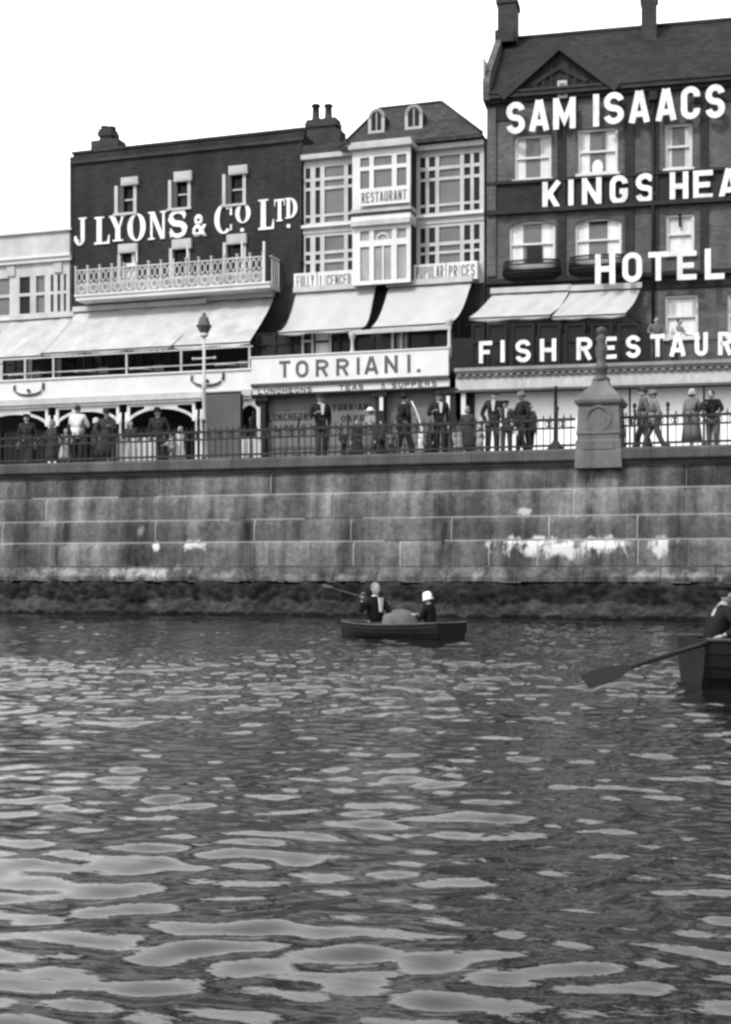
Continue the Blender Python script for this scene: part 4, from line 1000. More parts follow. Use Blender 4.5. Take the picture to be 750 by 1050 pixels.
m = MB(); m.box(g.U(574,Dg2), g.U(580,Dg2), Dg2-.075, Dg2-.061, g.Z(577,99,Dg2), g.Z(577,86,Dg2)); m.build('attic_pane', M_GLC, ho, f)
chimney(ho, g, (508.5, 530.5), -6, 42, B2+3.2, dep=1.2, pots=[(515,-18),(524,-18)], shoulder=(507.5,527,30))
chimney(ho, g, (656, 675), -14, 46, B2+3.0, dep=1.1, pots=[(661,-26),(670,-26)])
# awnings of the hotel
AB = 48.0
awning(ho, g, B2-.07, AB, (505, 584.5), 300, (481, 565), 324, M_AWN2, sag=.10, label='left pale awning of the hotel')
awning(ho, g, B2-.07, AB, (585, 657), 297.5, (565.5, 642), 322.5, M_AWN2, sag=.10, label='right pale awning of the hotel')
# ground floor: projecting shop front with terrace
pu0, pu1 = g.U(467, B1), g.U(1010, B1)
ZB = lambda y: g.Z(600, y, B1)
m = MB(); m.box(pu0+.05, pu1, B1+.1, B2, ZB(385), ZB(376)); m.build('terrace_floor', M_DK, ho)
m = MB(); m.box(pu0, pu1, B1-.22, B1+.1, ZB(377.5), ZB(374)); m.box(pu0+.03, pu1, B1-.15, B1+.1, ZB(380), ZB(377.6)); m.box(pu0+.04, pu1, B1-.05, B1+.1, ZB(384.5), ZB(380.1))
u = pu0+.1
while u < pu1: m.box(u, u+.12, B1-.13, B1-.051, ZB(382.5), ZB(380.2)); u += .25
m.build('dentil_cornice', gm('weathered stone cornice', .20, var=.25, streak=.3), ho)
m = MB(); m.box(pu0+.02, pu1, B1-.02, B1+.1, ZB(396.5), ZB(384.6)); fb = m.build('fascia', M_WPD, ho)
m = MB(); m.box(pu0, pu1, B1-.12, B1+.1, ZB(399), ZB(396.6)); m.build('moulding', M_MID, ho)
rr = random.Random(9); m = MB(); px = 532.0          # blurred traces of worn away lettering
while px < 900:
    w_ = rr.uniform(1.5, 3.5); u0 = g.U(px, B1-.03); u1 = g.U(px+w_, B1-.03)
    if rr.random() < .8: m.box(u0, u1, B1-.026-rr.uniform(0,.002), B1-.0205, ZB(395-rr.random()), ZB(387+rr.random()*2))
    px += w_+rr.choice((1.5, 2, 2.5, 6))
m.build('worn_paint_traces', M_GHOST, ho, fb)
m = MB(); k = 0
for a, b in ((487,570),(571,646),(647,722),(723,800),(801,900),(901,1005)):
    m.box(g.U(a,B1+.6), g.U(b,B1+.6)-.03, B1+.6, B1+.66, DECK, ZB(398))
m.build('whitewashed_screen', gm('whitewash', .74, var=.06, fine=.05, streak=.06), ho)
m = MB(); m.box(pu0+.3, pu1, B1+.7, B1+.8, DECK, ZB(398)); m.build('shop_front', M_DK, ho)
m = MB(); m.box(g.U(473,B1), g.U(477.5,B1), B1, B1+.15, DECK, ZB(399)); m.build('shop_pilaster', M_WP, ho)
m = MB(); m.box(g.U(478.5,B1+.4), g.U(485.5,B1+.4), B1+.4, B1+.5, DECK, ZB(399)); m.build('doorway', M_DK, ho)
# first floor front set back under the awnings
Df = B1+2.2
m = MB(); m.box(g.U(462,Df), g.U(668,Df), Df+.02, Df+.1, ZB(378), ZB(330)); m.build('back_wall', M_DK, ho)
for a, b in ((484,497),(500,520),(525,548),(552,575),(580,600),(606,628),(634,655)):
    zt_h, zb_h = g.Z((a+b)/2, 332, Df), ZB(372)
    m = MB().wall(g.U(a,Df), g.U(b,Df), zb_h, zt_h, Df-.08, .09, [(g.U(a,Df)+.07, g.U(b,Df)-.07, zb_h+.08, zb_h+(zt_h-zb_h)*.62), (g.U(a,Df)+.07, g.U(b,Df)-.07, zb_h+(zt_h-zb_h)*.68, zt_h-.07)])
    f = m.build('window', M_DK, ho); p = MB(); p.box(g.U(a,Df)+.02, g.U(b,Df)-.02, Df, Df+.01, zb_h+.03, zt_h-.03); p.build('pane', M_GL, ho, f)
m = MB(); m.box(pu0+.1, pu1, B1+.25, B1+.28, ZB(353), ZB(352)); 
u = pu0+.3
while u < pu1: m.box(u, u+.03, B1+.25, B1+.28, ZB(374), ZB(352.5)); u += 1.6
m.build('sign_frame', M_IRON, ho)
def wsign(lbl, letters, D, dep, bold):
    a = letters[0]; t = Thing('wall_sign', g, (g.U(a[1],D), D-.1, g.Z(a[1],a[4],D)), lbl, 'sign')
    for ch, x0, x1, y0, y1 in letters: letter(ch, t, g, x0, x1, y0, y1, D, dep, M_LET, bold=bold)
    return t
wsign('big white block letters SAM ISAACS under the roof of the dark hotel', [('S',519.5,538.5,105,137.5),('A',543.5,563,103,134.5),('M',567.5,590.5,100.5,132.5),('I',608.5,614.5,97,130),('S',619.5,640,95,127.5),('A',645.5,666,93.5,126),('A',673,693.5,91.5,124),('C',698.5,718,89,122.5),('S',723.5,743.5,87,121.5)], B2-.31, .05, .035)
wsign('big white block letters KINGS HEAD between the upper window rows', [('K',556.5,576,186.5,215.5),('I',583,588.5,184.5,213),('N',597,617,182.5,211),('G',625.5,644,180,209.5),('S',652,671.5,178,208),('H',687,706,176.5,206),('E',731-20,731,175,204.5),('A',737.5,758,173,203),('D',766,786,171,201)], B2-.14, .05, .035)
wsign('big white block letters HOTEL over the string course of the hotel', [('H',610.5,631,260.5,291.5),('O',638.5,658.5,259,289.5),('T',665,685.5,258.5,288),('E',694.5,714.5,257.5,287),('L',723,743,255,286.5)], B2-.72, .05, .035)
wsign('white block letters FISH RESTAURANT standing on the shop cornice', [('F',491.5,505,350,372.5),('I',513,518.5,349,371.5),('S',529,544.5,348.5,371.5),('H',554,570.5,347.5,370.5),('R',591.5,607.5,346,369),('E',618,632.5,345.5,368),('S',642,657,344,367),('T',667,682,343,366),('A',687,703,342,365.5),('U',712.5,726,341,365),('R',736.5,751.5,340.5,364),('A',760,776,340,363.5),('N',785,800,339,362.5),('T',808,823,338.5,362)], B1+.2, .05, .035)
# ================================================================== pedestal on the wall
pd = Thing('stone_pedestal', FA, (FA.U(613.5,WALL), WALL+.55, 4.0), 'massive granite pedestal with a domed cap and medallion standing on the sea wall', 'pedestal')
pc = (FA.U(613.5, WALL-.15)); c = (pc, WALL+.45)
zp = lambda y: FA.Z(614, y, WALL-.1)
hw = (FA.U(636, WALL-.15)-FA.U(591.5, WALL-.15))/2
m = MB(); m.sqloft(c, [(zp(480),hw+.05,hw+.05),(zp(463),hw+.045,hw+.04),(zp(461),hw+.02,hw+.02),(zp(452),hw+.03,hw+.02),(zp(450.5),hw-.01,hw-.01),(zp(446),hw-.01,hw-.01),(zp(444.5),hw+.02,hw+.02),(zp(441),hw,hw),(zp(415.5),hw-.04,hw-.04),(zp(415),hw,hw),(zp(412.5),hw+.05,hw+.05),(zp(409.5),hw+.06,hw+.06),(zp(408.4),hw+.01,hw+.01),(zp(405),hw-.04,hw-.04),(zp(401),hw-.13,hw-.13),(zp(397),hw-.24,hw-.24),(zp(393),hw-.33,hw-.33),(zp(388),hw-.38,hw-.38)])
pb = m.build('shaft', M_PED, pd, bevel=.008)
m = MB(); uc, zc = pc, zp(429)
v_ = WALL+.45-hw+.015
for pl in ring(uc, zc, (.36,.36), (.29,.29), 0, 360, 28): m.prism(pl, v_-.03, v_+.03)
m.prism([(uc+.2*math.cos(t), zc+.26*math.sin(t)) for t in np.linspace(0, 6.1, 14)], v_-.015, v_+.03)
m.build('medallion', M_PED, pd)
m = MB(); k_ = WALL+.45-hw-.03
m.box(uc-.42, uc+.42, k_-.02, k_+.03, zp(461.5)+.02, zp(453)); m.build('inscription_panel', M_PED, pd)
# lamp standard / finial on the pedestal
fz = zp(388)
m = MB(); zz2 = lambda y: zp(y)-fz
m.lathe((pc, WALL+.45, fz-.005), [(.24,0),(.25,.05),(.2,.10),(.13,zz2(382)),(.17,zz2(380)),(.17,zz2(377)),(.19,zz2(376)),(.19,zz2(372.5)),(.14,zz2(371)),(.12,zz2(366)),(.16,zz2(360)),(.17,zz2(354)),(.13,zz2(350)),(.12,zz2(346)),(.15,zz2(343)),(.10,zz2(341)),(.07,zz2(339)),(.12,zz2(337.5)),(.135,zz2(335)),(.11,zz2(333)),(.04,zz2(331.5))], 14)
m.build('bronze_finial', M_BRZ, pd)
# ================================================================== railings
def railing(name, pxa, pxb, label, std_px):
    v = WALL+.28; ua, ub = FA.U(pxa, v), FA.U(pxb, v)
    th = Thing(name, FA, ((ua+ub)/2, v, 4.64), label, 'railing', 'iron railings along the sea wall')
    zt, z2, z3 = 5.47, 5.24, 4.76
    m = MB()
    for z, r in ((zt,.036),(z2,.026),(z3,.030)): m.box(ua, ub, v-r, v+r, z-r, z+r)
    m.build('rail', M_IRG, th)
    stds = [FA.U(p, v) for p in std_px]; sp = 1.52
    if len(stds) < 2:
        stds = [ub-.5-k*sp for k in range(int((ub-ua)/sp)+1)]
    else:
        s = stds[-1]
        while s+sp < ub: s += sp; stds.append(s)
    first = None
    def std_bm(u):
        m = MB(); m.lathe((u, v, 4.64), [(.07,0),(.07,.06),(.035,.1),(.03,.75),(.045,.78),(.03,.82),(.03,.98),(.05,1.0),(.025,1.04),(.045,1.09),(.06,1.14),(.045,1.19),(.01,1.22)], 10); return m
    for u in stds:
        if first is None: first = std_bm(u).build('standard', M_IRG, th); f0 = u
        else: c = first.copy(); COL.objects.link(c); c.parent = th.o; c.location = (u-f0, 0, 0)
    pk = None; n = int((ub-ua)/.19); cnt = 0
    for k in range(n+1):
        u = ua+.12+k*.19
        if any(abs(u-s) < .09 for s in stds): continue
        if u > ub-.04: break
        if pk is None:
            m = MB(); m.box(u-.012, u+.012, v-.012, v+.012, 4.66, zt+.03); m.lathe((u, v, zt+.03), [(.010,0),(.026,.03),(.018,.07),(.002,.13)], 6)
            pk = m.build('picket', M_IRG, th); p0 = u
        else:
            c = pk.copy(); COL.objects.link(c); c.parent = th.o; c.location = (u-p0, 0, 0)
        cnt += 1
    sc_ = None
    for k in range(n):                     # small scroll castings between the two top rails
        u = ua+.27+k*.19
        if k % 2 or u > ub-.1: continue
        if sc_ is None:
            m = MB()
            for s in (-1, 1):
                for pl in ring(u+s*.055, (zt+z2)/2, (.055,.075), (.032,.05), 0, 360, 10): m.prism(pl, v-.010, v+.010)
            m.box(u-.02, u+.02, v-.014, v+.014, z2+.02, zt-.02); sc_ = m.build('scroll_casting', M_IRG, th); s0 = u
        else:
            c = sc_.copy(); COL.objects.link(c); c.parent = th.o; c.location = (u-s0, 0, 0)
    return th
railing('iron_railing', -30, 590, 'long run of spear topped iron railings left of the stone pedestal', [])
railing('iron_railing', 637.5, 860, 'short run of iron railings right of the stone pedestal', [651, 685, 722])
# ================================================================== promenade furniture
v = WALL+2.4; u = FA.U(209.5, v); m0 = FA.Z(209.5, 345, v)
lp = Thing('street_lamp', FA, (u, v, DECK), 'slim white painted lamp post with a dark lantern in front of the long awning', 'street lamp')
h = m0-DECK
m = MB(); m.lathe((u,v,DECK), [(.16,0),(.16,.25),(.11,.35),(.09,.9),(.12,.95),(.06,1.1),(.055,h*.6),(.08,h*.61),(.08,h*.64),(.05,h*.66),(.045,h)], 14); m.build('post', M_WPD, lp)
m = MB(); zc = FA.Z(209.5, 367.5, v); m.tube([(u-.36,v,zc),(u+.36,v,zc)], .03, 6); m.ball((u-.37,v,zc), .05, 6); m.ball((u+.37,v,zc), .05, 6); m.build('ladder_bar', M_WPD, lp)
m = MB(); lt = FA.Z(209.5, 321, v)-m0
m.lathe((u,v,m0), [(.06,0),(.09,.05),(.13,.10),(.24,.30),(.27,.33),(.22,.36),(.15,lt-.16),(.08,lt-.1),(.06,lt)], 8, smooth=False); m.build('lantern', M_PED, lp)
m = MB(); m.lathe((u,v,m0), [(.10,-.02),(.15,.06),(.12,.10),(.05,.12)], 12); m.build('lantern_collar', M_WP, lp)
# black column with flared base
v = WALL+2.6; u = FA.U(570, v)
lp = Thing('iron_column', FA, (u, v, DECK), 'black iron post with a broad flared base on the pavement left of the pedestal', 'post')
h = FA.Z(570, 396, v)-DECK
m = MB(); m.lathe((u,v,DECK), [(.36,0),(.36,.16),(.30,.32),(.20,.46),(.11,.56),(.08,.62)], 16); m.build('base', M_IRON, lp)
m = MB(); m.lathe((u,v,DECK+.6), [(.065,0),(.055,h*.4),(.05,h-.75),(.08,h-.7),(.05,h-.65),(.05,h-.6)], 12); m.build('shaft', M_IRON, lp)
# white slatted panels behind the left railing
def paling(pa, pb, y0, y1, v, label, mat=M_WPD):
    u0, u1 = FA.U(pa, v), FA.U(pb, v); t = Thing('slatted_panel', FA, ((u0+u1)/2, v, DECK), label, 'windbreak', 'slatted panels behind the railings')
    h = FA.Z((pa+pb)/2, y0, v)
    m = MB(); u = u0
    while u < u1-.1: m.box(u, u+.15, v, v+.03, DECK+.12, h); u += .19
    m.build('slat', mat, t); m = MB(); m.box(u0, u1, v+.03, v+.07, h-.12, h-.05); m.box(u0, u1, v+.03, v+.07, DECK+.2, DECK+.27); m.box(u0, u0+.06, v+.03, v+.09, DECK, h); m.box(u1-.06, u1, v+.03, v+.09, DECK, h); m.build('frame', mat, t)
paling(119, 159, 449, 0, WALL+1.6, 'low white slatted panel behind the railings below the white arches')
paling(248, 267, 448, 0, WALL+1.6, 'low white slatted panel at the foot of the last white arch beside the shutters')
# tables and chairs on the terrace of the brick restaurant
def table(u, v, label):
    z0 = zf0+.3; t = Thing('cafe_table', FA, (u, v, z0), label, 'table', 'cafe tables on the terrace')
    m = MB(); m.lathe((u,v,z0+.74), [(.42,0),(.42,.03)], 18, smooth=False); m.build('tabletop', M_WP, t)
    m = MB(); m.lathe((u,v,z0), [(.2,0),(.18,.04),(.03,.08),(.03,.74)], 10); m.build('leg', M_IRON, t)
def chair(u, v, rz, label):
    z0 = zf0+.3; t = Thing('cafe_chair', FA, (u, v, z0), label, 'chair', 'cafe chairs on the terrace')
    m = MB(); m.box(u-.2, u+.2, v-.2, v+.2, z0+.43, z0+.47); m.build('seat', M_WOOD, t)
    m = MB(); m.box(u-.2, u+.2, v+rz*.2, v+rz*.2+.03, z0+.72, z0+.95)
    for s in (-.17,.17): m.box(u+s-.015, u+s+.015, v+rz*.2+.003, v+rz*.2+.027, z0+.47, z0+.72)
    m.build('backrest', M_WOOD, t)
    for sx in (-.18,.18):
        for sy in (-.18,.18):
            m = MB(); m.box(u+sx-.015, u+sx+.015, v+sy-.015, v+sy+.015, z0, z0+.43); m.build('leg', M_WOOD, t)
for k, (px, dv, w_) in enumerate(((88,.7,'below the left end of the balcony'),(145,.8,'just left of the middle terrace post'),(232,.8,'right of the lamp post'),(20,.8,'under the leftmost awning'))):
    u = FA.U(px, A1+dv); table(u, A1+dv, 'small round cafe table on the terrace '+w_)
    chair(u+.62, A1+dv, 1, 'wooden cafe chair on the terrace beside the table '+w_)
# ================================================================== people
def skin(nodes, edges, sub=2):
    """grow one continuous surface round a skeleton; nodes: list of ((x,y,z), rx, ry)"""
    me = bpy.data.meshes.new('s'); me.from_pydata([n[0] for n in nodes], edges, [])
    o = bpy.data.objects.new('s', me); COL.objects.link(o)
    md = o.modifiers.new('skin', 'SKIN'); md.use_smooth_shade = True
    for i, n in enumerate(nodes):
        sv = me.skin_vertices[0].data[i]; sv.radius = (n[1], n[2] if len(n) > 2 else n[1]); sv.use_root = (i == 0)
    ss = o.modifiers.new('sub', 'SUBSURF'); ss.levels = sub; ss.render_levels = sub
    dg = bpy.context.evaluated_depsgraph_get(); dg.update()
    out = bpy.data.meshes.new_from_object(o.evaluated_get(dg)); bpy.data.objects.remove(o); bpy.data.meshes.remove(me)
    bm = bmesh.new(); bm.from_mesh(out); bpy.data.meshes.remove(out)
    for f in bm.faces: f.smooth = True
    return bm
def add_head(mb, c, yaw, pitch=0, s=1.0):
    """c = centre of the head; faces -y at yaw 0"""
    n0 = len(mb.bm.verts)
    start = set(mb.bm.verts)
    mb.ball((0,0,0), (.074,.092,.112), 14)
    mb.ball((0,-.02,-.055), (.052,.068,.062), 10)      # jaw
    mb.ball((0,-.097,-.022), (.013,.022,.024), 8)      # nose
    mb.ball((0,-.084,-.058), (.024,.012,.008), 8)      # mouth
    mb.ball((0,-.078,.012), (.045,.014,.010), 8)       # brow
    for s_ in (-1,1): mb.ball((s_*.074,.008,-.015), (.010,.02,.03), 8)
    M = Matrix.Translation(c) @ Matrix.Rotation(yaw, 4, 'Z') @ Matrix.Rotation(pitch, 4, 'X') @ Matrix.Scale(s, 4)
    for v in mb.bm.verts:
        if v not in start: v.co = M @ v.co
    return M
def fingers(mb, wrist, tip_dir, side, s=1.0):
    d = Vector(tip_dir).normalized(); a = d.cross(Vector((0,0,1)))
    if a.length < .2: a = Vector((0, side, 0)) if abs(d.z) > .9 else a
    a.normalize(); w = Vector(wrist); b = d.cross(a)
    mb.tube([w, w+d*.04*s, w+d*.085*s], [.026*s,.040*s,.036*s], 8, .5)
    for k, l in enumerate((.075,.085,.08,.062)):
        o = w+d*.08*s+a*(k-1.5)*.018*s; mb.tube([o, o+d*l*.5*s+b*.006, o+d*l*.85*s+b*.025*s, o+d*l*s*.9+b*.045*s], [.010*s,.0095*s,.009*s,.006*s], 6)
    o = w+d*.03*s+a*side*.03*s; mb.tube([o, o+d*.03*s+a*side*.025*s, o+d*.065*s+a*side*.03*s+b*.015*s], [.012*s,.011*s,.007*s], 6)
def person(fr, u, v, z, face, label, H=1.72, coat=.04, trous=.05, hat=None, hatv=.04, hair='d', skirt=False, sk=.1, long_coat=False,
           arms='down', lean=0., stride=.12, sit=False, shirt=False, group='people along the promenade', female=False, twist=0., look=0., bow=0., armpos=None):
    """face: heading in radians of the direction faced in the frame; local model faces -y"""
    s = H/1.72
    th = Thing('person', fr, (u, v, z), label, 'person', group, rz=-fr.th+face)
    th.base = Vector((0,0,0)); th.o.scale = (s, s, s)
    y0 = 0
    hip = Vector((0, 0, .92)); L = lean
    def up(h, fwd=0): return Vector((0, -math.sin(L)*(h-.92)-fwd, .92+math.cos(L)*(h-.92)))
    if sit:
        hip = Vector((0,0,.0)); off_ = Vector((0,0,-.92+.10))
        up = lambda h, fwd=0: Vector((0, -math.sin(L)*(h-.92)-fwd, .10+math.cos(L)*(h-.92)))
    waist, chest, nb, hd = up(1.10), up(1.30), up(1.47), up(1.62, .015+bow)
    sh = {}
    sw = .165 if female else .19
    if not sit:      # everybody stands a little differently
        rg_ = random.Random(label); twist += rg_.uniform(-.7,.7); look += rg_.uniform(-.1,.28); shift = rg_.uniform(-.035,.035); stride *= rg_.choice((-1,1))*rg_.uniform(.6,1.5); tilt_ = rg_.uniform(-.03,.03)
        _up = up; up = lambda h, fwd=0: _up(h, fwd)+Vector((shift+tilt_*(h-.92)*2, 0, 0)); arms2 = rg_.choice(('down','pocket','fold','swing')) if arms in ('down','fold','pocket') else arms
        waist, chest, nb, hd = up(1.10), up(1.30), up(1.47), up(1.62, .015+bow)
    else: arms2 = arms
    for sd_ in (-1,1): sh[sd_] = up(1.42)+Vector((sd_*sw, 0, 0))
    arms_s = {-1: arms, 1: arms2}
    def arm(sd_):
        S = sh[sd_]
        if armpos and sd_ in armpos: return [S, Vector(armpos[sd_][0]), Vector(armpos[sd_][1])]
        arms = arms_s[sd_]
        if arms == 'down': return [S, S+Vector((sd_*.05, .03, -.29)), S+Vector((sd_*.05, -.06, -.54))]
        if arms == 'rail': return [S, S+Vector((sd_*.10, -.12, -.24)), S+Vector((sd_*.02, -.36, -.30))]
        if arms == 'pocket': return [S, S+Vector((sd_*.12, .06, -.27)), S+Vector((sd_*.0, -.05, -.48))]
        if arms == 'fold': return [S, S+Vector((sd_*.08, -.10, -.27)), S+Vector((-sd_*.04, -.26, -.20))]
        if arms == 'swing': return [S, S+Vector((sd_*.05, sd_*.10, -.28)), S+Vector((sd_*.03, sd_*.10-.12, -.50))]
        if arms == 'back': return [S, S+Vector((sd_*.10, .12, -.26)), S+Vector((-sd_*.0, .20, -.46))]
    legs = {}
    for sd_ in (-1,1):
        if sit: legs[sd_] = [Vector((sd_*.10,-.02,.08)), Vector((sd_*.13,-.36,.16)), Vector((sd_*.12,-.40,-.16)), Vector((sd_*.12,-.46,-.19))]
        else:
            k = sd_*stride
            legs[sd_] = [Vector((sd_*.095,0,.88)), Vector((sd_*.10,-k*.6-.03,.49)), Vector((sd_*.10,-k*1.2+.02,.08)), Vector((sd_*.115,-k*1.2-.12,.035))]
    A = {sd_: arm(sd_) for sd_ in (-1,1)}
    # body: one continuous figure
    hipz = up(.94) if not sit else Vector((0,0,.10))
    nodes = [(hipz,.14,.11),(waist,.115,.095),(chest,.145,.11),(nb,.06,.06),(up(1.54,.01+bow*.5),.052,.055)]; edges = [(0,1),(1,2),(2,3),(3,4)]
    for sd_ in (-1,1):
        i = len(nodes); nodes += [(A[sd_][0],.052,.052),(A[sd_][1],.040,.040),(A[sd_][2],.026,.026)]; edges += [(2,i),(i,i+1),(i+1,i+2)]
        i = len(nodes); l = legs[sd_]; nodes += [(l[0],.085,.085),(l[1],.058,.058),(l[2],.038,.038),(l[3],.034,.03)]; edges += [(0,i),(i,i+1),(i+1,i+2),(i+2,i+3)]
    mb = MB(); mb.bm.free(); mb.bm = skin(nodes, edges, 1)
    M = add_head(mb, hd, twist, look)
    for sd_ in (-1,1): fingers(mb, A[sd_][2], A[sd_][2]-A[sd_][1], -sd_)
    body = mb.build('body', M_SKIN, th)
    # hair
    m = MB(); hm = M_HAIRD if hair == 'd' else M_HAIRG
    m.ball((0,.020,.028), (.084,.092,.100), 12)
    if female: m.ball((0,.07,-.03), (.07,.05,.07), 10)
    for v_ in m.bm.verts: v_.co = M @ v_.co
    m.build('hair', hm, th)
    # coat or jacket: torso and sleeves
    cm = cloth(coat)
    hem = up(.98) if not sit else Vector((0,0,.14))
    nodes = [(hem,.165,.135),(waist,.150,.125),(chest,.178,.135),(up(1.44),.10,.09)]; edges = [(0,1),(1,2),(2,3)]
    if not sit: nodes.append((up(.84),.175,.145)); edges.append((0,4))
    for sd_ in (-1,1):
        i = len(nodes); a = A[sd_]; w_ = a[1]+(a[2]-a[1])*.93
        nodes += [(a[0],.078,.078),(a[1],.060,.060),(w_,.045,.045)]; edges += [(2,i),(i,i+1),(i+1,i+2)]
    mb = MB(); mb.bm.free(); mb.bm = skin(nodes, edges, 1); mb.build('jacket' if not female else 'blouse', cm, th)
    if shirt:
        m = MB(); p0, p1 = up(1.46), up(1.20)
        m.prism([(-.05, p0.z),( .05, p0.z),(0.02, p1.z),(-.02, p1.z)], p1.y-.175, p1.y-.13) if abs(L) < .05 else m.tube([p0+Vector((0,-.08,0)), up(1.32)+Vector((0,-.15,0)), p1+Vector((0,-.14,0))], [.055,.05,.025], 8, .5)
        m.ball(up(1.485), (.068,.07,.03), 10)
        m.build('shirt_collar', cloth(.6), th)
    # lower garments
    if skirt or long_coat:
        b_ = up(1.08); m = MB(); rings = []
        prof = [(1.12,.15,.12),(1.0,.19,.16),(.85,.215,.185),(.6,.25,.21),(.38 if not long_coat else .34,.28,.24)]
        n = 24; prev = None
        for h, rx, ry in prof:
            c = up(h) if h > .92 else Vector((0,0,h))
            rg = [m.bm.verts.new((c.x+rx*(1+.05*math.sin(6*t))*math.cos(t), c.y+ry*(1+.05*math.sin(6*t))*math.sin(t), c.z)) for t in [2*math.pi*k/n for k in range(n)]]
            if prev:
                for k in range(n): f = m.bm.faces.new((prev[k], prev[(k+1)%n], rg[(k+1)%n], rg[k])); f.smooth = True
            else: m.bm.faces.new(rg)
            prev = rg
        m.bm.faces.new(prev); m.build('skirt' if skirt else 'coat_skirt', cloth(sk if skirt else coat), th)
    else:
        nodes = [(hipz+Vector((0,0,.02)),.155,.125)]; edges = []
        for sd_ in (-1,1):
            l = legs[sd_]; i = len(nodes); nodes += [(l[0],.105,.105),(l[1],.083,.083),(l[2]+Vector((0,0,.02)),.070,.070)]; edges += [(0,i),(i,i+1),(i+1,i+2)]
        mb = MB(); mb.bm.free(); mb.bm = skin(nodes, edges, 1); mb.build('trousers', cloth(trous), th)
    for sd_ in (-1,1):
        l = legs[sd_]; m = MB(); a, b = l[2], l[3]
        m.ball((b.x, b.y+.06, b.z+.015), (.05,.14,.05), 10); m.build('shoe', cloth(.02), th)
    if hat:
        m = MB()
        if hat == 'bowler': m.lathe((0,.0,.045), [(.125,-.004),(.13,.0),(.125,.008),(.088,.012),(.088,.05),(.08,.085),(.05,.105),(.01,.112)], 16, 1, 1.12)
        elif hat == 'trilby': m.lathe((0,.0,.04), [(.135,-.004),(.14,.002),(.13,.010),(.090,.014),(.085,.07),(.075,.10),(.03,.095),(.01,.09)], 16, 1, 1.12)
        elif hat == 'straw': m.lathe((0,.0,.05), [(.15,-.004),(.155,.0),(.15,.008),(.088,.010),(.086,.075),(.08,.08),(.01,.08)], 16, 1, 1.1)
        elif hat == 'cap': m.lathe((0,.0,.035), [(.090,0),(.118,.035),(.11,.06),(.07,.08),(.01,.085)], 14, 1, 1.15); m.ball((0,-.11,.045), (.06,.055,.010), 8)
        elif hat == 'cloche': m.lathe((0,.008,-.02), [(.115,-.045),(.120,-.04),(.098,.0),(.094,.06),(.085,.105),(.055,.135),(.01,.145)], 16, 1, 1.1)
        elif hat == 'wide': m.lathe((0,.0,.04), [(.19,-.02),(.195,-.015),(.10,.01),(.092,.05),(.07,.085),(.01,.095)], 18, 1, 1.05)
        for v_ in m.bm.verts: v_.co = M @ v_.co
        m.build('hat', cloth(hatv), th)
    return th
def prom(px, topy, face, label, dv=1.0, hs=None, **k):
    """stand a figure on the promenade so that its crown reaches topy"""
    v = WALL+dv; u = FA.U(px, v); H = FA.Z(px, topy, v)-DECK
    extra = {'bowler':.035,'trilby':.03,'straw':.03,'cap':.02,'cloche':.02,'wide':.03}.get(k.get('hat'), 0)
    H = hs or (H/(1.0+extra/1.0))
    return person(FA, u, v, DECK, face, label, H=H, **k)
P_ = math.pi
prom(67, 440, 0.5, 'small child in a pale frock holding the railings near the left edge', 1.0, coat=.25, sk=.4, skirt=True, female=True, hair='g', arms='rail')
prom(81, 416, P_, 'man in a white shirt standing with his back turned, at the left behind the railings', 1.3, coat=.62, trous=.04, hair='d', arms='fold')
prom(99, 428, -1.2, 'short figure in a pale hat and dark clothes left of the stout overcoat', 1.6, coat=.08, trous=.06, hat='cloche', hatv=.5)
prom(108, 419, .4, 'stout figure in a long dark overcoat and hat behind the left railings', 1.2, coat=.05, long_coat=True, hat='trilby', hatv=.03, arms='pocket')
prom(164, 417, .2, 'tall man in black with a dark hat under the second white arch', 2.6, coat=.035, trous=.03, hat='bowler', hatv=.02, arms='down')
prom(184, 437, .6, 'young child in a white dress under the white arch left of the lamp post', 1.4, coat=.6, sk=.6, skirt=True, female=True, hat='cloche', hatv=.3)
prom(176, 444, -.6, 'smallest child in pale clothes leaning on the rail under the arch', 1.2, coat=.4, trous=.3, arms='rail')
prom(330, 402, .5, 'man in black suit and hat with white collar before the grey shutters', 1.3, coat=.025, trous=.06, hat='trilby', hatv=.025, shirt=True, arms='fold')
prom(380, 417, -.5, 'girl in a big white sun hat at the railings below the TEAS lettering', 1.4, coat=.25, sk=.12, skirt=True, female=True, hat='wide', hatv=.75)
prom(391, 432, .2, 'short dark haired child in dark clothes beside the girl in the white sun hat', 1.2, coat=.05, trous=.04)
prom(414.5, 402, 2.4, 'heavy set man in black seen from behind, left of the pale rod', 1.5, coat=.022, trous=.03, hat='trilby', hatv=.02, arms='pocket')
prom(401, 440, .1, 'little boy in grey crouched low by the railings left of the heavy man in black', 1.0, coat=.14, trous=.10)
st_ = prom(432, 438, 0, 'toddler in a white smock by the pale curved rod', 1.0, coat=.65, sk=.6, skirt=True, female=True, hat='cloche', hatv=.5)
prom(452, 400.5, .3, 'man in black suit and bowler with white shirt front, right of the pale rod', 1.3, coat=.025, trous=.022, hat='bowler', hatv=.03, shirt=True, arms='fold', stride=.05)
prom(481, 417, .1, 'bareheaded grey haired girl in dark dress by the dark doorway', 1.7, coat=.06, sk=.05, skirt=True, female=True, hair='g')
prom(470, 436, .6, 'child in a pale pinafore low behind the rails left of the doorway girl', 1.0, coat=.4, sk=.35, skirt=True, female=True)
prom(492, 438, -.5, 'child in light grey frock squeezed in front of the tall man with the open collar', .9, coat=.3, sk=.4, skirt=True, female=True)
prom(505, 400, .35, 'tall man in dark suit with open white collar left of the capped boy', 1.0, coat=.03, trous=.03, hat='cap', hatv=.04, shirt=True, arms='pocket')
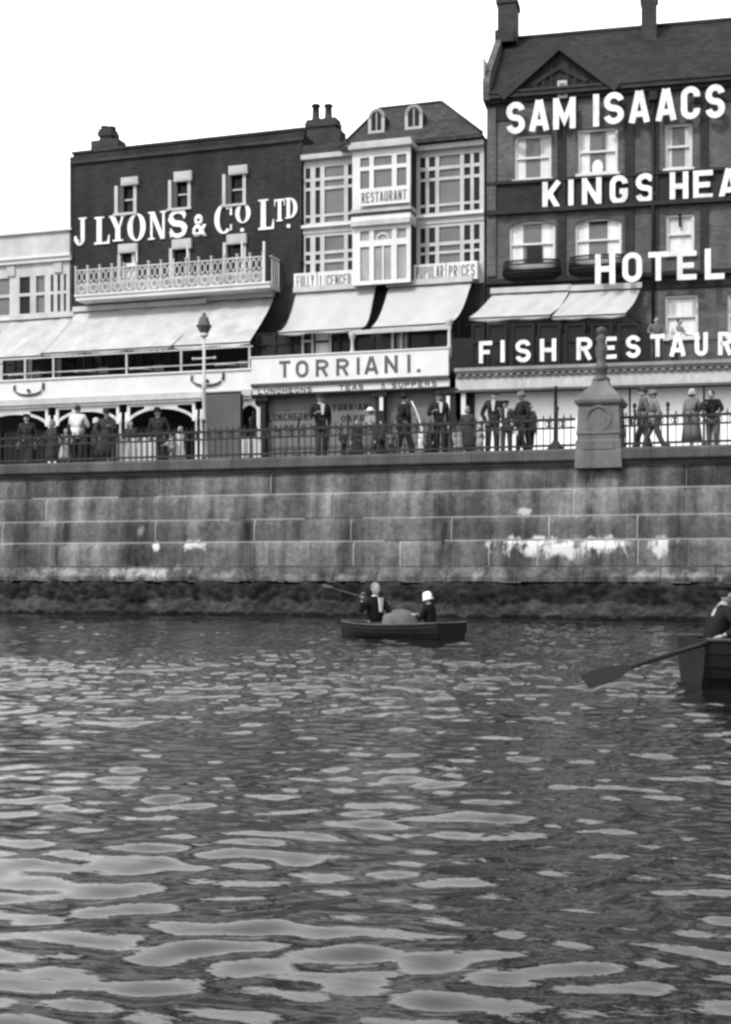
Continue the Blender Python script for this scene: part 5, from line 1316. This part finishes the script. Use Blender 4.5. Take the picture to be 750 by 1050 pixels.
prom(519.5, 410, .1, 'boy in a grey suit and dark round cap between two men in dark suits', 1.0, coat=.10, trous=.10, hat='cap', hatv=.02, shirt=True)
prom(535, 401, -.9, 'man in grey felt hat and dark jacket right of the capped boy', 1.0, coat=.03, trous=.035, hat='trilby', hatv=.16, arms='fold')
prom(543, 413, .9, 'youth in dark grey partly hidden behind the man in the grey felt hat', 1.6, coat=.09, trous=.05)
prom(660, 396, -1.35, 'man in a dark hat and brown suit walking left, right of the pedestal', 1.5, coat=.13, trous=.06, hat='bowler', hatv=.06, arms='swing', stride=.2)
prom(671, 399, -1.25, 'companion in a lighter grey jacket and wide hat walking left beside the brown suit', 1.2, coat=.20, trous=.10, hat='trilby', hatv=.18, arms='swing', stride=.2)
prom(709.5, 398, 2.7, 'woman in a long checked grey coat with her back to the rails', 1.1, coat=.17, long_coat=True, female=True, hat='cloche', hatv=.4, arms='fold')
prom(731, 400, .0, 'man in a black jacket and grey trousers leaning over the rails at right', 1.1, coat=.02, trous=.13, arms='rail', lean=.35, hair='d', stride=.06)
prom(28, 424, .3, 'dark clothed man in a cap behind the railings below the left end of the fascia', 2.2, coat=.04, trous=.04, hat='cap', hatv=.03)
prom(54, 430, -.4, 'small woman in dark dress and pale cloche beside the first pair of columns', 1.8, coat=.05, sk=.05, skirt=True, female=True, hat='cloche', hatv=.2, arms='rail')
prom(136, 432, .2, 'boy in a dark jersey standing behind the white slatted panel', 2.3, coat=.05, trous=.08)
prom(352, 441, .7, 'small boy in dark shorts by the rails right of the white collared man', .9, coat=.05, trous=.12, arms='rail')
prom(366, 431, -.2, 'girl in a black frock against the pilaster with the white notice', 1.9, coat=.03, sk=.04, skirt=True, female=True)
prom(441, 437, -.4, 'child in a dark coat squeezed beside the bowler hatted man', .9, coat=.04, long_coat=True, hat='cap', hatv=.1)
prom(778, 402, .3, 'man in dark suit standing just beyond the right edge', 1.2, coat=.04, trous=.04, hat='bowler')
zt_i = FB.Z(600, 376, B1)+.01
person(FB, FB.U(673, B1+.9), B1+.9, zt_i, .2, 'man in grey standing on the hotel terrace behind the letter T', H=1.7, coat=.12, trous=.08, arms='rail', group='people on the hotel terrace')
person(FB, FB.U(692, B1+.75), B1+.75, zt_i, .9, 'dark haired man in a white jacket bending over the hotel terrace sign frame', H=1.6, coat=.5, trous=.05, arms='rail', lean=.4, group='people on the hotel terrace')
# pale curved rod against the railings
v = WALL+.75; m = MB(); pts = []
for px, y in ((422,411),(426,419),(429.5,428),(432,438),(433.5,447),(434,456)): pts.append((FA.U(px, v), v, FA.Z(px, y, v)))
m.tube(pts, [.012,.02,.024,.024,.028,.03], 8)
tag(m.build('curved_rod', M_LET, fr=FA, base=pts[-1]), 'thin pale curved rod leaning by the railings in front of the dark hatted man', 'rod')
# baskets / bundles on the pavement: pale shapes seen through the rails
# ================================================================== boats
def boat(name, x, y, heading, L, B, label, hs=.38, hb=.36, draft=.12, transom_w=.78):
    th = Thing(name, FW, (x, y, 0), label, 'boat', None, rz=heading); th.base = Vector((0,0,0))
    NS, NP = 22, 7
    def hbm(s): return B/2*(transom_w+(1-transom_w)*math.sin(min(s/.42,1)*math.pi/2))*(1 if s < .42 else max(0.0, math.cos((s-.42)/.58*math.pi/2))**.62)
    def sheer(s): return hs+(hb-hs)*s-.05*math.sin(s*math.pi)
    def keel(s): return -draft+(.0 if s < .8 else (s-.8)**2*6*draft)
    def sec(s, k, inner=0):
        """k 0..NP from keel to gunwale"""
        a = k/NP*math.pi/2; b = max(hbm(s)-inner, .004); zk = keel(s)+inner; zs = sheer(s)
        return (-L/2+L*s, b*math.sin(a)**.75, zk+(zs-zk)*(1-math.cos(a))**.95)
    m = MB(); th_ = .022
    for side in (-1,1):
        for k in range(NP):          # lapped strakes
            for i in range(NS):
                s0, s1 = i/NS, (i+1)/NS
                p = [sec(s0,k),sec(s1,k),sec(s1,k+1),sec(s0,k+1)]
                o = [.014,.014,0,0]
                q = [(a[0], side*(a[1]+(e if a[1] > .02 else 0)), a[2]) for a, e in zip(p, o)]
                m.face(q)
                q2 = [(a[0], side*max(a[1]-th_, .001), a[2]+.004) for a in p]; m.face(q2[::-1])
                if k: m.face([q[0], q[1], (q[1][0], side*max(abs(q[1][1])-.016,0), q[1][2]), (q[0][0], side*max(abs(q[0][1])-.016,0), q[0][2])])
    hull = m.build('hull', M_HULL, th)
    m = MB()
    pts = [sec(0,k) for k in range(NP+1)]
    a = [(-L/2-.01, y_, z_) for _, y_, z_ in pts]+[(-L/2-.01, -y_, z_) for _, y_, z_ in pts[::-1]]
    va = [m.bm.verts.new(p) for p in a[:-1]]; vb = [m.bm.verts.new((p[0]+.035, p[1], p[2])) for p in a[:-1]]
    m.bm.faces.new(va); m.bm.faces.new(vb[::-1])
    for i in range(len(va)): m.bm.faces.new((va[i], va[(i+1)%len(va)], vb[(i+1)%len(va)], vb[i]))
    m.build('transom', M_HULL, th)
    for side in (-1,1):
        m = MB(); m.tube([(sec(i/NS,NP)[0], side*(sec(i/NS,NP)[1]+.006), sec(i/NS,NP)[2]+.006) for i in range(NS+1)], .024, 6); m.build('gunwale', M_WOOD, th)
    m = MB(); m.tube([(L/2-.02,0,-draft*.5),(L/2+.01,0,sheer(1)*.5),(L/2,0,sheer(1)+.05)], .03, 6); m.build('stem_post', M_HULL, th)
    for s in (.08, .42, .68):
        x_ = -L/2+L*s; b = hbm(s)*.80-.02; zt_ = hs*.5; m = MB(); m.box(x_-.11, x_+.11, -b, b, zt_, zt_+.025); m.build('thwart', M_WOOD, th)
    for side in (-1,1):
        x_ = -L/2+L*.34; m = MB(); z_ = sheer(.34); yb = side*hbm(.34)
        for d in (-.04,.04): m.tube([(x_+d,yb,z_),(x_+d*1.2,yb,z_+.08)], .01, 5)
        m.build('rowlock', M_IRON, th)
    return th
def on_boat(th, lx, ly): 
    h = th.o.rotation_euler.z; x0, y0, _ = th.o.location
    return x0+lx*math.cos(h)-ly*math.sin(h), y0+lx*math.sin(h)+ly*math.cos(h)
# far boat: stern to the right and nearer, bow to the left and away
bt = 1.0
b1h = R(180-46)
X = (405.5-375)/F*26.6
b1 = boat('rowing_boat', X, 26.6, b1h, 3.0, 1.05, 'small dark rowing boat with three passengers close to the foot of the sea wall', hs=.34, hb=.30)
def sitter(th, lx, ly, z, head_world, label, **k):
    x, y = on_boat(th, lx, ly)
    return person(FW, x, y, z, head_world, label, sit=True, group=k.pop('group','people in the rowing boats'), **k)
# models face -y: rz = heading of facing + 90 deg
sitter(b1, .55, .02, .10, b1h+R(180)+R(90), 'bareheaded grey haired rower in a black jacket at the bow end of the small boat', H=1.84, coat=.02, trous=.03, hair='g', shirt=True, lean=.02, armpos={-1:((-.36,.0,.38),(-.38,-.06,.60)), 1:((.26,-.14,.34),(.12,-.38,.24))}, twist=R(-15))
sitter(b1, -.95, .0, .12, b1h+R(90)+R(20), 'passenger in a white cloche hat and black coat at the stern of the small boat', H=1.5, coat=.015, trous=.03, female=True, hat='cloche', hatv=.85, lean=.10, look=.25, arms='fold')
# grey rumpled bundle amidships
x_, y_ = on_boat(b1, -.18, .05)
m = MB(); n, k = 22, 12; rows = []
for j in range(k+1):
    ph = j/k*math.pi/2; row = []
    for i in range(n):
        t = 2*math.pi*i/n; q = 1+.10*noise.noise(Vector((math.cos(t)*2, math.sin(t)*2, j*.4)))+.06*math.sin(5*t+j*.7)*math.cos(ph)
        row.append(m.bm.verts.new((x_+.40*q*math.cos(t)*math.cos(ph)**.8, y_+.30*q*math.sin(t)*math.cos(ph)**.8, .06+.50*q*math.sin(ph))))
    rows.append(row)
for a, b in zip(rows[:-1], rows[1:]):
    for i in range(n): f = m.bm.faces.new((a[i], a[(i+1)%n], b[(i+1)%n], b[i])); f.smooth = True
m.bm.faces.new(rows[0][::-1])
tag(m.build('canvas_bundle', cloth(.13), fr=FW, base=(x_, y_, .06)), 'rumpled grey canvas bundle heaped amidships between the rower and the white hat', 'bundle')
# small white cushion by the rower
def oar(a, b, label, mat=M_OAR, bl=.62, bw=.075, r=.024, name='oar'):
    a, b = Vector(a), Vector(b); d = (b-a).normalized(); th = Thing(name, FW, tuple(a), label, 'oar', 'oars of the boats')
    m = MB(); m.tube([a, a+d*.14, a+d*.16, b-d*bl], [.016,.016,r,r*.8], 8); m.build('loom', mat, th)
    m = MB(); sd_ = d.cross(Vector((0,0,1))).normalized(); upv = sd_.cross(d).normalized()
    nb_ = 10; rows = []
    for i in range(nb_+1):
        t = i/nb_; w_ = (r+(bw-r)*min(1, t*1.9)**.8)*(1 if t < .93 else .85); c = b-d*bl*(1-t); e = .012*(1-t)+.006
        n1 = (upv*.8+sd_*.6).normalized(); n2 = d.cross(n1).normalized()
        rows.append([m.bm.verts.new(c+n1*w_+n2*e), m.bm.verts.new(c+n1*w_-n2*e), m.bm.verts.new(c-n1*w_-n2*e), m.bm.verts.new(c-n1*w_+n2*e)])
    for p, q in zip(rows[:-1], rows[1:]):
        for k_ in range(4): m.bm.faces.new((p[k_], p[(k_+1)%4], q[(k_+1)%4], q[k_]))
    m.bm.faces.new(rows[0][::-1]); m.bm.faces.new(rows[-1]); m.build('blade', mat, th)
    return th
def wp(px, y, t): return ((px-375)/F*t, t, EYE+(HZ-y)/F*t)
oar(wp(368,611,26.9), wp(331,600,27.6), 'slender pole held up to the left by the grey haired rower', bl=.3, bw=.03, r=.012, mat=M_WOOD)
# near boat at the right edge
b2h = R(4)
b2 = boat('rowing_boat', (699-375)/F*14.9+2.18, 15.0+.55, b2h, 3.9, 1.3, 'larger dark rowing boat cut off by the right edge', hs=.56, hb=.58, draft=.14)
rx, ry = on_boat(b2, -1.76, -.02)
person(FW, rx, ry, .28, R(90)+R(4), 'rower in dark clothes and cap bent forward beside the oar at the right edge', sit=True, H=1.74, coat=.02, trous=.02, hat='cap', hatv=.02, lean=.30, group='people in the rowing boats', armpos={-1:((-.36,-.26,.38),(-.42,-.02,.32)), 1:((.30,-.20,.35),(.14,-.36,.26))})
oar(wp(741,654,15.1), wp(600,699,13.5), 'long dark oar reaching left from the boat at the right edge', bl=.72, bw=.085, r=.030)
